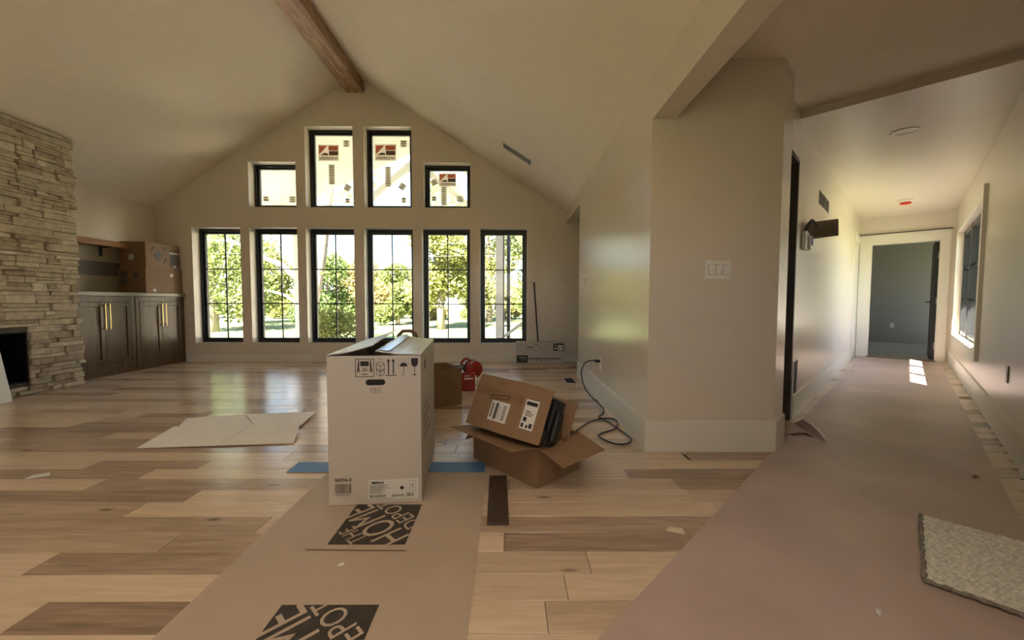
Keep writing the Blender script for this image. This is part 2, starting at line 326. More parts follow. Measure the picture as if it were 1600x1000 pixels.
# entry panel, its end cut at the hall's angle
cx1 = 1.735
def e45(s0, a): p = hp(s0, a); return (p[0], p[1])
pA = (XR, YC); pB = (cx1, YC)
a0 = sin(TH)*cx1+cos(TH)*YC; s0 = cos(TH)*cx1-sin(TH)*YC
pC = e45(s0, a0+.25); pD = e45(s0-.13, a0+.25); pE = (1.55, YC+.14); pF = (XR, YC+.14)
struct('wall_entry', MB().prism([pA, pB, pC, pD, pE, pF], lambda u, v, t: (u, v, t), -.1, 2.55), 'wall')
# hall
HL, HR, HEND, HC, STEP = -.662, .508, 9.5, 2.44, 3.92
ja0, ja1 = a0+.25, 3.93
H(struct('wall_hall_left', columns(ja0, HEND+.2, HL-.14, HL, -.1, lambda u: 2.55, [(ja0-.01, ja1, -.2, 2.115)], lambda u, t, z: (t, u, z)), 'hallpaint'))
HW = (6.05, 8.95, .50, 2.02)
H(struct('wall_hall_right', columns(.88, HEND+.2, HR, HR+.20, -.1, lambda u: 2.55, [HW], lambda u, t, z: (t, u, z)), 'hallpaint'))
DO = (-.50, .355, 2.0)
H(struct('wall_hall_end', columns(HL-.1, HR+.1, HEND, HEND+.13, -.1, lambda u: 2.55, [(DO[0], DO[1], -.2, DO[2])], lambda u, t, z: (u, t, z)), 'hallpaint'))
H(struct('ceiling_hall', MB().box(HL-.2, HR+.25, STEP, HEND+.1, HC, 2.56), 'hallpaint'))
struct('ceiling_entry', MB().prism([(1.04, .05), hp(.66, .86)[:2], hp(.66, 9.7)[:2], hp(-2.2, 9.7)[:2], (1.04, 6.9)], lambda u, v, t: (u, v, t), 2.505, 2.56), 'ceil')
tag(MB().prism([(.93, -2.0), (1.6, -2.0), hp(1.56, 1.0)[:2], hp(1.56, 14.0)[:2], hp(-2.6, 14.0)[:2], hp(-2.6, 9.6)[:2], (3.6, 7.0), (.93, 7.0)], lambda u, v, t: (u, v, t), 2.562, 2.70).build('roof', 'roofing'), kind='structure')
# far opening passage
struct('wall_passage', MB().box(1.041, 3.0, 4.99, 5.13, -.1, 2.505).box(2.6, 2.75, 5.13, YW, -.1, 2.505), 'wall')
struct('ceiling_passage', MB().box(1.04, 3.4, 4.9, 6.7, 2.40, 2.504), 'ceil')
# closet behind the hall doorway
H(struct('wall_closet', MB().box(-1.40, -1.32, 3.0, 5.2, -.1, 2.5).box(-1.32, HL-.14, 5.1, 5.2, -.1, 2.5), 'wall'))
# room beyond the hall
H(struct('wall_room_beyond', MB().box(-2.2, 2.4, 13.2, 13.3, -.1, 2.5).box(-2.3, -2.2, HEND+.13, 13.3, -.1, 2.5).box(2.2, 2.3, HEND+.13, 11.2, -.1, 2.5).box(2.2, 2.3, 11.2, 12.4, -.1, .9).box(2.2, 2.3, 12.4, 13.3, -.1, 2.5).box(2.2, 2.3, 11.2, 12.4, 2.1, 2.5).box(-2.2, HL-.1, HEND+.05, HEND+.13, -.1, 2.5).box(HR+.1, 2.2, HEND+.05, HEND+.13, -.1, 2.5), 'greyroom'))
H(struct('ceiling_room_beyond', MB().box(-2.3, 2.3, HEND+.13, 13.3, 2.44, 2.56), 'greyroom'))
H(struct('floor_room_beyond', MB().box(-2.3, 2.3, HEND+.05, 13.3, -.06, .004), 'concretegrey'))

# ------------------------------------------------------------------ floor: planks
floor = struct('floor', MB().prism([(-5.85, -5.2), (1.1, -5.2), (1.1, .1), (2.0, .3), (8.2, 6.4), (7.0, 7.6), (3.3, 6.6), (-5.85, 6.6)], lambda u, v, t: (u, v, t), -.08, -.010), 'darkboard')
PW, P0 = .127, 2.012
forced = {-1: [(-3.4, -1.586, .85), (.917, 2.1, .42)], -3: [(-.30, 1.3, .62)], -4: [(-2.3, -1.372, .50), (-1.372, -.9, .72)], -5: [(-1.741, -.95, .85), (.30, 1.2, .12)],
          -7: [(-1.494, -.9, 1.0), (-.32, .118, .05), (.118, 1.3, .40)], 2: [(-2.477, -1.819, .75)], 3: [(1.13, 1.95, .8)], 0: [(-3.1, -2.2, .12), (.0, .9, .36)], 4: [(-3.6, -2.4, .6)], -2: [(-2.6, -1.75, .55), (-1.75, -.7, .06)], 6: [(-4.2, -2.9, .7)], 8: [(-3.4, -2.2, .7)]}
def tone():
    t = random.random()
    return random.uniform(0, .2) if t < .58 else random.uniform(.25, .5) if t < .82 else random.uniform(.6, 1)
def plank_rows():
    k0 = int((-5.0-P0)/PW)-1
    for k in range(k0, 46):
        y0, y1 = P0+PW*k, P0+PW*(k+1)
        if y1 > 7.4 or y0 < -5: continue
        xa, xb = (-5.59, .91) if y0 < .0 else (-5.59, 8.0)
        if y0 > YW: xa = 5.4
        cuts = []; fs = sorted(forced.get(k, [])); x = xa-random.random()
        fi = 0
        while x < xb:
            if fi < len(fs) and x >= fs[fi][0]-.35:
                if x < fs[fi][0]-.01: cuts.append((x, fs[fi][0], tone()*.4))
                cuts.append(fs[fi]); x = fs[fi][1]; fi += 1; continue
            l = random.uniform(.55, 1.7); e = x+l
            if fi < len(fs) and e > fs[fi][0]: e = fs[fi][0]
            cuts.append((x, e, tone())); x = e
        for a, b, t in cuts:
            a, b = max(a, xa), min(b, xb)
            if b-a > .03: yield k, a, b, max(y0, -5), min(y1, YW if a < 2.5 else 9), t
def inside(x, y):   # drop planks that would lie outside the house (beyond the hall walls)
    s = cos(TH)*x-sin(TH)*y
    return not (x > 1.2 and (s > .62))
g = .0009; rest = MB(); rcol = []; nind = 0
for k, a, b, y0, y1, t in plank_rows():
    if not inside(a if a > 1.2 else 0, y1): continue
    if b > 1.2:
        smax = (.56+sin(TH)*y0)/cos(TH); b = min(b, smax)
        if b-a < .03: continue
    sd = random.random(); dz = random.uniform(-.0006, .0004)
    if -9 <= k <= 17 and b > -5.2 and a < 3.6 and nind < 290:
        m = MB().box(a+g, b-g, y0+g, y1-g, -.0095, dz); o = m.build('plank', 'plank', floor); nind += 1; me = o.data
        at = me.color_attributes.new('plank', 'FLOAT_COLOR', 'POINT'); at.data.foreach_set('color', [t, sd, 0, 1]*8)
        md = o.modifiers.new('bevel', 'BEVEL'); md.width = .0014; md.segments = 1
    else:
        rest.box(a+g, b-g, y0+g, y1-g, -.0095, dz); rcol += [t, sd, 0, 1]*8
ro = rest.build('planks_beyond', 'plank', floor); ro['kind'] = 'stuff'
at = ro.data.color_attributes.new('plank', 'FLOAT_COLOR', 'POINT'); at.data.foreach_set('color', rcol)

# ------------------------------------------------------------------ baseboards and trim
BB = .2
struct('baseboard_right', MB().box(XR-.016, XR, YC, 5.13, 0, BB-.006).box(XR-.011, XR, YC, 5.13, BB-.006, BB), 'trim')
struct('baseboard_entry', MB().box(XR-.016, cx1+.004, YC-.016, YC, 0, BB-.006).box(XR-.011, cx1+.002, YC-.011, YC, BB-.006, BB), 'trim')
H(struct('baseboard_stub', MB().box(s0, s0+.016, a0-.012, ja0, 0, BB-.006).box(s0, s0+.011, a0-.008, ja0, BB-.006, BB), 'trim'))
struct('baseboard_front', MB().box(-5.17, 2.6, YW-.016, YW, 0, .115), 'trim')
H(struct('baseboard_hall_left', MB().box(HL, HL+.016, ja1+.03, 8.62, 0, BB-.006).box(HL, HL+.011, ja1+.03, 8.62, BB-.006, BB), 'trim'))
H(struct('baseboard_hall_right', MB().box(HR-.016, HR, .98, HEND, 0, BB-.006).box(HR-.011, HR, .98, HEND, BB-.006, BB), 'trim'))
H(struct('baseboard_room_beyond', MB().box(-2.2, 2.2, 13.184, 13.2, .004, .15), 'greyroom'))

# ------------------------------------------------------------------ windows
def window(i, x0, x1, z0, z1, rows, cols, glass, upper=False):
    r = empty('window_%d' % i, ((x0+x1)/2, YW+.15, z0)); r['kind'] = 'structure'; w = x1-x0; h = z1-z0; hw = w/2; fw = .034; d = .10
    MB().box(-hw, -hw+fw, 0, d, 0, h).box(hw-fw, hw, 0, d, 0, h).box(-hw+fw, hw-fw, 0, d, 0, fw).box(-hw+fw, hw-fw, 0, d, h-fw, h).build('frame', 'black', r, bevel=.003)
    sw = .034; y0, y1 = .03, .08; a, b, c, e = -hw+fw, hw-fw, fw, h-fw; st = sw+(.012 if not upper else 0)
    MB().box(a, a+sw, y0, y1, c, e).box(b-sw, b, y0, y1, c, e).box(a+sw, b-sw, y0, y1, c, c+sw).box(a+sw, b-sw, y0, y1, e-st, e).build('sash', 'black', r, bevel=.004)
    a += sw; b -= sw; c += sw; e -= st
    MB().box(a, b, .052, .058, c, e).build('pane', glass, r)
    for k in range(1, cols): x = a+(b-a)*k/cols; MB().box(x-.009, x+.009, .046, .064, c, e).build('muntin', 'black', r)
    for k in range(1, rows): z = c+(e-c)*k/rows; MB().box(a, b, .0455, .0645, z-.009, z+.009).build('muntin', 'black', r)
    return r
wins = []
for i, (a, b) in enumerate(LOW): wins.append(window(i+1, a, b, .296, 2.130, 3, 2, 'glass'))
UPW = [window(7+i, *u, 1, 1, 'filmglass', True) for i, u in enumerate(UP)]
# stickers left on the new glass, printed side out (seen mirrored from the room)
def stickers(win, items):
    o = win.location; yg = YW+.15+.0505-o.y
    for kind, x0, x1, z0, z1, rot in items:
        cx, cz, w, h = (x0+x1)/2-o.x, (z0+z1)/2-o.z, x1-x0, z1-z0
        mt = Matrix.Translation((cx, yg, cz)) @ Matrix.Rotation(rot, 4, 'Y') @ FRONT(0)
        if kind == 'brand':
            s = flat('sticker', [rc(-w/2, w/2, -h/2, h/2)], 'stickerwhite', win, mt); e = Matrix.Translation((0, 0, .0008))
            flat('emblem', [[(-.46*w, .42*h), (-.46*w, -.12*h), (-.05*w, .42*h)], rc(0, .46*w, .14*h, .42*h)], 'stickerred', s, e)
            flat('emblem', [[(.02*w, -.16*h), (.46*w, -.16*h), (.46*w, .10*h), (.02*w, .10*h)], [(-.40*w, -.16*h), (-.02*w, -.16*h), (-.02*w, -.04*h), (-.2*w, 0)]], 'stickerdark', s, e)
            text('lettering', 'ANDERSEN', h*.24, 'stickerdark', s, Matrix.Translation((0, -.34*h, .0008)), bold=.002, sx=w*.92/(h*.24*5.3), mirror=True)
        else:
            s = flat('sticker', [rc(-w/2, w/2, -h/2, h/2)], 'stickertan', win, mt); e = Matrix.Translation((0, 0, .0008)); r = random.Random(int(x0*1000))
            n = max(2, int(h/.03)); ps = []
            for q in range(n):
                v = -h/2+h*(q+.5)/n; l = w*r.uniform(.4, .8); ps.append(rc(-l/2, l/2, v-h/n*.22, v+h/n*.22))
            flat('print', ps, 'stickerdark', s, e)
stickers(UPW[0], [('tag', -4.003, -3.912, 2.588, 2.669, 0), ('tag', -3.581, -3.479, 2.569, 2.671, 0)])
stickers(UPW[1], [('brand', -3.098, -2.763, 3.235, 3.497, 0), ('tag', -2.934, -2.837, 2.862, 3.179, 0), ('tag', -2.69, -2.594, 3.462, 3.565, 0), ('tag', -2.687, -2.585, 2.762, 2.859, .5), ('tag', -2.674, -2.601, 2.567, 2.64, 0)])
stickers(UPW[2], [('brand', -2.182, -1.838, 3.242, 3.508, 0), ('tag', -2.023, -1.928, 2.832, 3.149, 0), ('tag', -1.769, -1.667, 3.464, 3.569, 0), ('tag', -1.797, -1.695, 2.782, 2.883, .6), ('tag', -1.758, -1.687, 2.571, 2.659, 0)])
stickers(UPW[3], [('brand', -1.15, -.87, 2.837, 3.05, 0), ('tag', -1.117, -1.025, 2.539, 2.836, 0), ('tag', -1.279, -1.176, 2.856, 2.947, -.4), ('tag', -1.271, -1.192, 2.603, 2.681, 0), ('tag', -.859, -.753, 2.591, 2.683, 0)])
# hall window: three black casements, white sill and casing standing proud of the wall
hwr = H(empty('window_11')); hwr['kind'] = 'structure'
A0, A1, Z0, Z1 = HW
mb = MB().box(HR-.030, HR, A0-.10, A0-.0, Z0-.10, Z1+.10)
mb.build('casing', 'trim', hwr)
MB().box(HR-.022, HR, A1, A1+.10, Z0-.10, Z1+.10).build('casing', 'trim', hwr)
MB().box(HR-.022, HR, A0, A1, Z1, Z1+.10).build('casing', 'trim', hwr)
MB().box(HR-.030, HR, A0, A1, Z0-.10, Z0-.002).build('apron', 'trim', hwr)
MB().box(HR-.020, HR+.19, A0, A1, Z0-.002, Z0+.010).build('sill', 'trim', hwr)
n3 = 3; sw = (A1-A0)/n3
for k in range(n3):
    a = A0+k*sw; b = a+sw
    MB().box(HR+.05, HR+.12, a, a+.055, Z0+.010, Z1).box(HR+.05, HR+.12, b-.055, b, Z0+.010, Z1).box(HR+.055, HR+.115, a+.055, b-.055, Z0+.010, Z0+.055).box(HR+.055, HR+.115, a+.055, b-.055, Z1-.07, Z1).build('sash', 'black', hwr)
    MB().box(HR+.09, HR+.096, a+.055, b-.055, Z0+.055, Z1-.07).build('pane', 'glass', hwr)
    for j in (1, 2): z = Z0+.055+(Z1-.15-Z0)*j/3; MB().box(HR+.08, HR+.106, a+.055, b-.055, z-.01, z+.01).build('muntin', 'black', hwr)
    MB().box(HR+.079, HR+.107, (a+b)/2-.01, (a+b)/2+.01, Z0+.055, Z1-.07).build('muntin', 'black', hwr)
# frames of the unseen rear windows, added to brighten the room
for i, (a, b) in enumerate(REAR_WIN):
    r = empty('window_%d' % (12+i), ((a+b)/2, REAR_Y-.08, RZ0)); r['kind'] = 'structure'; hw_ = (b-a)/2
    MB().box(-hw_, -hw_+.05, -.05, .05, 0, RZ1-RZ0).box(hw_-.05, hw_, -.05, .05, 0, RZ1-RZ0).box(-hw_+.05, hw_-.05, -.05, .05, 0, .05).box(-hw_+.05, hw_-.05, -.05, .05, RZ1-RZ0-.05, RZ1-RZ0).build('frame', 'black', r)
struct('rear_sun_blocker', MB().box(-5.85, 1.1, REAR_Y-2.6, REAR_Y-.2, 2.55, 2.65), 'porchwhite')       # unseen overhang added to keep direct sun out of the rear windows

# ------------------------------------------------------------------ hall doorway on the left, end door
d1 = H(empty('door_1')); d1['kind'] = 'structure'
MB().box(HL-.15, HL+.006, ja1-.03, ja1+.006, .0, 2.115).build('jamb', 'jamb', d1)
MB().box(HL-.10, HL-.055, ja1-.045, ja1-.03, .0, 2.09).build('door_stop', 'jamb', d1)
MB().box(HL-.15, HL+.006, ja0, ja1-.03, 2.09, 2.125).build('head_jamb', 'jamb', d1)
MB().box(HL-.10, HL-.085, ja0, ja1-.045, 2.07, 2.09).build('door_stop', 'whiteplastic', d1)
MB().box(-.75, -.70, ja0, ja0+.03, 0, 2.1).build('jamb', 'jamb', d1)
d2 = H(empty('door_2')); d2['kind'] = 'structure'
y = HEND
MB().box(DO[0]-.145, DO[0], y-.022, y, 0, 2.0).build('casing', 'trim', d2)
MB().box(DO[1], DO[1]+.10, y-.022, y, 0, 2.0).build('casing', 'trim', d2)
MB().box(DO[0]-.15, DO[1]+.105, y-.026, y, 2.0, 2.155).build('head_casing', 'trim', d2)
MB().box(DO[0]-.155, DO[1]+.11, y-.036, y, 2.155, 2.17).build('head_cap', 'jamb', d2)
MB().box(DO[0], DO[0]+.018, y, y+.13, 0, 2.0).box(DO[1]-.018, DO[1], y, y+.13, 0, 2.0).box(DO[0]+.018, DO[1]-.018, y, y+.13, 1.982, 2.0).build('jamb', 'trim', d2)
MB().box(DO[0], DO[1], y-.04, y+.13, -.002, .014).build('threshold', 'counter', d2)
lf = MB().box(DO[1]-.075, DO[1]-.020, y+.135, y+.95, .02, 1.975).build('door_leaf', 'black', d2, bevel=.003)
MB().tube([(DO[1]-.075, y+.88, .98), (DO[1]-.125, y+.88, .98), (DO[1]-.13, y+.78, .98)], .010).build('lever_handle', 'black', lf)
MB().box(DO[1]-.080, DO[1]-.075, y+.85, y+.91, .95, 1.01).build('rose', 'black', lf)
for z in (.25, 1.0, 1.75): MB().box(DO[1]-.030, DO[1]-.018, y+.125, y+.137, z-.05, z+.05).build('hinge', 'greymetal', d2)
# side door casing near the end of the hall
d3 = H(empty('door_3')); d3['kind'] = 'structure'
MB().box(HL, HL+.022, 8.63, 8.73, 0, 2.0).build('casing', 'trim', d3)
MB().box(HL, HL+.024, 8.63, HEND, 2.0, 2.13).build('head_casing', 'trim', d3)
MB().box(HL, HL+.010, 8.73, HEND-.01, .01, 2.0).build('door_leaf', 'trim', d3)


# ------------------------------------------------------------------ stacked-stone fireplace
SX = -4.985
fp = empty('fireplace', (SX, 3.6, 0), label='floor-to-ceiling stacked tan ledgestone fireplace with black firebox', cat='fireplace')
fo = Vector(fp.location)
Y0f, Y1f, FY0, FY1, FZ0, FZ1 = 2.45, 4.60, 3.0, 4.12, .12, .65
cm = columns(Y0f, Y1f, -5.598, SX-.015, 0, lambda u: 2.80, [(FY0, FY1, FZ0, FZ1)], lambda u, t, z: (t-fo.x, u-fo.y, z if z < 2.5 or t > -5.3 else 2.43)); cm.build('core', 'stoneback', fp)
fb = MB().box(-.45, -.43, FY0-fo.y, FY1-fo.y, FZ0, FZ1).build('firebox', 'firebox', fp)
MB().box(-.43, -.02, FY0-fo.y, FY0-fo.y+.012, FZ0, FZ1).box(-.43, -.02, FY1-fo.y-.012, FY1-fo.y, FZ0, FZ1).box(-.43, -.02, FY0-fo.y, FY1-fo.y, FZ1-.012, FZ1).box(-.43, -.02, FY0-fo.y, FY1-fo.y, FZ0, FZ0+.012).build('liner', 'firebox', fb)
def stone(y0, y1, z0, z1, d):
    j = lambda s=.004: random.uniform(-s, s)
    x0, x1 = -.03, d
    p = [(x0, y0, z0), (x1+j(), y0+j(), z0+j()), (x1+j(), y1+j(), z0+j()), (x0, y1, z0), (x0, y0, z1), (x1+j(), y0+j(), z1+j()), (x1+j(), y1+j(), z1+j()), (x0, y1, z1)]
    p = [(a, b-fo.y, c) for a, b, c in p]
    STONES.append((y1, p, random.choice(('stone0', 'stone0', 'stone1', 'stone2')), min(.006, (z1-z0)*.2)))
STONES = []; random.seed(21); z = 0
while z < 2.79:
    h = random.choice((.034, .042, .05, .062, .07, .085)); h = min(h, 2.815-z)
    y = Y0f+.005
    end = Y1f+random.uniform(.0, .045)
    while y < end-.02:
        l = random.choice((.10, .14, .2, .26, .34, .42)); e = min(y+l, end)
        if end-e < .07: e = end
        d = random.choice((.0, .008, .016, .024, .034))
        ys = [(y, e)]
        if z+h > FZ0+.004 and z < FZ1-.004:
            ys = ([(max(y, FY1), e)] if e > FY1+.03 else [])+([(y, min(e, FY0))] if y < FY0-.03 else [])
        for a, b in ys:
            if h > .06 and random.random() < .38 and b-a > .12:
                q = random.uniform(.35, .65); stone(a+.0015, b-.0015, z+.001, z+h*q-.001, d)
                m_ = a+(b-a)*random.uniform(.3, .7)
                if random.random() < .5: stone(a+.0015, b-.0015, z+h*q+.001, z+h-.001, max(0, d-.014))
                else:
                    stone(a+.0015, m_-.0015, z+h*q+.001, z+h-.001, d+random.uniform(-.012, .014)); stone(m_+.0015, b-.0015, z+h*q+.001, z+h-.001, max(0, d+random.uniform(-.02, .012)))
            else: stone(a+.0015, b-.0015, z+.001, z+h-.001, d)
        y = e
    z += h
STONES.sort(key=lambda q: -q[0]); far = MB()
for i, (_y, p, mt, bwid) in enumerate(STONES):
    if i < 300:
        o = MB().hexa(p).build('stone', mt, fp); md = o.modifiers.new('bevel', 'BEVEL'); md.width = bwid; md.segments = 1
    else: far.hexa(p)
fs_ = far.build('stones_beyond', 'stone0', fp); fs_['kind'] = 'stuff'
# small bits
wb = tag(MB().hexa([(0, 0, 0), (.012, 0, 0), (.012, .9, 0), (0, .9, 0), (-.12, 0, .62), (-.108, 0, .62), (-.108, .9, .62), (-.12, .9, .62)]).build('white_board', 'trim'), 'white painted board leaning against the stone fireplace', 'board')
wb.location = (-4.80, 2.905, .001)

# ------------------------------------------------------------------ built-in cabinets with shelf
CXF = -5.17
def cabinet(y0, label):
    r = empty('cabinet', (CXF, y0, 0), label=label, cat='cabinet', group='built-in cabinets beside the fireplace'); w = .822
    MB().box(-.42, -.022, .002, w-.002, .0, 1.015).build('body', 'cab', r)
    MB().box(-.022, 0, .002, .06, 0, 1.03).box(-.022, 0, w-.06, w-.002, 0, 1.03).box(-.022, 0, .06, w-.06, .955, 1.03).box(-.022, 0, .06, w-.06, 0, .16).build('face_frame', 'cab', r, bevel=.002)
    for k in range(2):
        a = .062+k*(w-.124)/2; b = a+(w-.124)/2-.003; z0, z1 = .165, .95; rw = .055
        d = MB().box(-.02, .004, a, a+rw, z0, z1).box(-.02, .004, b-rw, b, z0, z1).box(-.02, .004, a+rw, b-rw, z0, z0+rw).box(-.02, .004, a+rw, b-rw, z1-rw, z1).build('door', 'cab', r, bevel=.002)
        MB().box(-.02, -.008, a+rw, b-rw, z0+rw, z1-rw).build('door_panel', 'cab', d)
        yh = b-.028 if k == 0 else a+.028
        MB().box(.038, .047, yh-.0045, yh+.0045, .60, .93).box(.004, .040, yh-.005, yh+.005, .612, .624).box(.004, .040, yh-.005, yh+.005, .906, .918).build('handle', 'brass', d)
    return r
cabinet(4.675, 'dark stained two-door cabinet with brass bar pulls next to the stone fireplace')
cabinet(5.503, 'dark stained two-door cabinet with brass bar pulls in the window-wall corner')
tag(MB().box(-5.598, CXF+.02, 4.66, 6.335, 1.032, 1.082).build('countertop', 'counter', bevel=.004), 'brown stained wood counter slab on top of the built-in cabinets', 'countertop')
bk = empty('backsplash', (XL, 4.66, 1.083), label='horizontal painted boards on the wall above the cabinet counter', cat='paneling')
for z0, z1, m in ((0, .225, 'board_lt'), (.228, .42, 'board_dk'), (.423, .62, 'board_lt')): MB().box(.001, .012, 0, 1.67, z0, z1).build('board', m, bk)
sh = empty('floating_shelf', (XL+.001, 4.66, 1.706), label='light brown wood shelf on the wall over the cabinet counter', cat='shelf')
MB().box(0.012, .18, 0, 1.05, 0, .077).build('board', 'shelfwood', sh, bevel=.003)
MB().box(.012, .16, .80, .83, -.012, -.001).box(.012, .03, .80, .83, -.13, -.012).build('bracket', 'black', sh)

def crtn(name, loc, rz, sx, sy, sz, mat, label, group=None, seam=True):
    r = empty(name, loc, rz, label=label, cat='box', group=group)
    MB().box(-sx/2, sx/2, -sy/2, sy/2, 0, sz).build('carton', mat, r, bevel=.004)
    return r
lo = crtn('cardboard_box', (-5.385, 6.01, 1.0825), 0, .39, .62, .345, 'kraft', 'plain brown cardboard box on the cabinet counter, under a printed box')
MB().box(-.199, .199, -.314, .314, .318, .349).build('lid', 'kraft', lo, bevel=.003)
for q_ in (rc(.02, .09, .22, .29), rc(-.16, -.07, .21, .31), rc(-.16, -.07, .12, .19)): flat('label', [q_], 'inkgrey', lo, FRONT(-.3105))
for q_ in (rc(.10, .155, .25, .30), rc(-.20, -.145, .02, .06)): flat('sticker', [q_], 'label', lo, RIGHT(.1955))
upb = crtn('printed_box', (-5.385, 6.01, 1.432), 0, .37, .57, .385, 'kraft', 'brown cardboard box with dark printed squares, stacked on a plain box')
flat('print', [[(-.15, .20), (-.075, .10), (.0, .20), (-.075, .29)], circ(.025, .315, .045, 18)[:], rc(.11, .275, .05, .245)], 'inkgrey', upb, RIGHT(.1855))
flat('print', [circ(.025, .315, .03, 18)], 'kraft_in', upb, RIGHT(.1860)); flat('print', [circ(.025, .315, .018, 18)], 'ink', upb, RIGHT(.1864))
flat('print', stroke([(-.2, .26), (-.15, .33)], .02)+stroke([(.0, .1), (.05, .18)], .02)+[rc(.105+.022*i, .120+.022*i, .285, .31) for i in range(8)], 'ink', upb, RIGHT(.1862))
flat('print', [rc(.115, .27, .252, .278), circ(.20, .05, .03, 12, 0, pi)], 'label', upb, RIGHT(.1866))
flat('stamp', [circ(-.02, .17, .045, 6), rc(-.06, .01, .12, .15)], 'label', upb, FRONT(-.2855))

# ------------------------------------------------------------------ floor coverings
bp = empty('kraft_floor_paper', (0, 0, .001), label='tan floor protection paper printed with dark diagonal logos', cat='floor paper')
def paper(name, pts2, mat, parent, nx, ny, amp, seed, z=.0012, th=.0012):
    # pts2: four corners (ccw), a thin gently wavy sheet
    r = random.Random(seed); A, B, C, D = [Vector((*p, 0)) for p in pts2]; v = []; f = []
    ph = [(r.uniform(0, 6.28), r.uniform(3, 9), r.uniform(3, 9)) for _ in range(4)]
    for j in range(ny+1):
        for i in range(nx+1):
            s, t = i/nx, j/ny; p = (A*(1-s)+B*s)*(1-t)+(D*(1-s)+C*s)*t
            w = sum(sin(p.x*a+p.y*b+c) for c, a, b in ph)/4; e = min(1, 8*min(s, 1-s))
            v.append((p.x, p.y, z+amp*(w*.5+.5)*e))
    n = len(v); v += [(x, y_, z_-th) for x, y_, z_ in v]
    for j in range(ny):
        for i in range(nx): a = j*(nx+1)+i; f.append((a, a+1, a+nx+2, a+nx+1)); f.append((n+a, n+a+nx+1, n+a+nx+2, n+a+1))
    for i in range(nx): f.append((i, n+i, n+i+1, i+1)); a = ny*(nx+1)+i; f.append((a+1, n+a+1, n+a, a))
    for j in range(ny): a = j*(nx+1); f.append((a+nx+1, n+a+nx+1, n+a, a)); b = a+nx; f.append((b, n+b, n+b+nx+1, b+nx+1))
    m = MB(); m.v = v; m.f = f; return m.build(name, mat, parent, smooth=False)
paper('sheet', [(-1.032, -1.5), (-.112, -1.5), (-.125, 2.30), (-1.030, 2.30)], 'beigepaper', bp, 6, 24, .0008, 3)
def logo(cx, cy):
    S = .156
    q = flat('logo', [rc(-S, S, -S, S)], 'logoink', bp, Matrix.Translation((cx, cy, .0027)))
    R = Matrix.Rotation(radians(135), 4, 'Z')
    def put(t, size, along, up, sx):
        text('lettering', t, size, 'beigepaper', q, R @ Matrix.Translation((along, up, .0006)), bold=0, sx=sx)
    put('THE', .10, -.01, .118, .72); put('HOME', .20, .0, .012, .66); put('DEPOT', .115, .0, -.103, .80)
logo(-.572, 1.700); logo(-.572, 1.073)
for p in ([(-.80, 1.515), (-.795, 1.507), (-.40, 1.500), (-.40, 1.508)],): flat('crease', [p], 'kraft_dark', bp, Matrix.Translation((0, 0, .0030)))
tag(MB().box(-1.27, -.14, 2.215, 2.355, .0032, .0042).build('blue_tape', 'tape'), 'blue painter tape strip across the far end of the tan floor paper', 'tape')
rp_ = H(empty('red_floor_paper', label='dusty red rosin paper runner covering the hall floor', cat='floor paper'))
paper('sheet', [(-.605, -.2), (.385, -.2), (.405, 9.42), (-.565, 9.42)], 'rosin', rp_, 10, 70, .004, 5, z=.0018)
def flap(name, pts, mat, parent, th=.0012):
    n = len(pts); m = MB(); m.v = [tuple(p) for p in pts]+[(p[0], p[1], p[2]+th) for p in pts]; m.f = [tuple(range(n))[::-1], tuple(range(n, 2*n))]+[(i, (i+1) % n, n+(i+1) % n, n+i) for i in range(n)]; return m.build(name, mat, parent)
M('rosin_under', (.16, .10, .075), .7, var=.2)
def curl(pts, w, mat):   # a torn strip of the paper, curled up off the floor
    m = MB(); n = len(pts)
    for k, (s_, a_, z_) in enumerate(pts):
        ww = w*(1-.75*k/(n-1)); m.v += [(s_-ww*.5, a_-ww*.4, .003), (s_, a_, z_), (s_+ww*.6, a_+ww*.3, max(.004, z_*.35)), (s_+ww*.05, a_+.002, z_-.002)]
    for k in range(n-1):
        for q_ in range(4): a = 4*k+q_; b = 4*k+(q_+1) % 4; m.f.append((a, b, b+4, a+4))
    m.f += [(3, 2, 1, 0), tuple(4*(n-1)+q_ for q_ in range(4))]; m.build('torn_flap', mat, rp_)
curl([(-.565, 3.86, .040), (-.50, 3.74, .045), (-.44, 3.62, .035), (-.385, 3.50, .02), (-.36, 3.43, .006)], .10, 'rosin')
curl([(-.555, 3.85, .020), (-.49, 3.73, .022), (-.43, 3.61, .018), (-.39, 3.53, .008)], .05, 'rosin_under')
curl([(-.585, 3.46, .008), (-.54, 3.52, .018), (-.49, 3.55, .02), (-.45, 3.52, .01)], .06, 'rosin_under')
# folded paper sheet opened flat on the planks
ps = empty('folded_paper_sheet', (-1.95, 3.02, .002), label='large white paper sheet with fold creases lying on the bare planks', cat='paper')
c0 = Vector((-1.95, 3.0)); q = lambda x, y_: (x+1.95, y_-3.02)
def sheetpart(pts): flap('quarter', [(*q(p[0], p[1]), p[2]) for p in pts], 'sheet', ps, .0015)
sheetpart([(-2.46, 2.583, 0), (-1.955, 2.615, .006), (-1.955, 2.995, .030), (-2.535, 2.965, .022)])
sheetpart([(-1.95, 2.615, .006), (-1.47, 2.665, .004), (-1.60, 3.01, .045), (-1.95, 2.995, .030)])
sheetpart([(-2.53, 2.985, .002), (-1.955, 3.015, .006), (-2.25, 3.33, .010), (-2.665, 3.245, .003)])
sheetpart([(-1.95, 3.015, .006), (-1.61, 3.03, .012), (-1.66, 3.37, .022), (-2.24, 3.335, .010)])

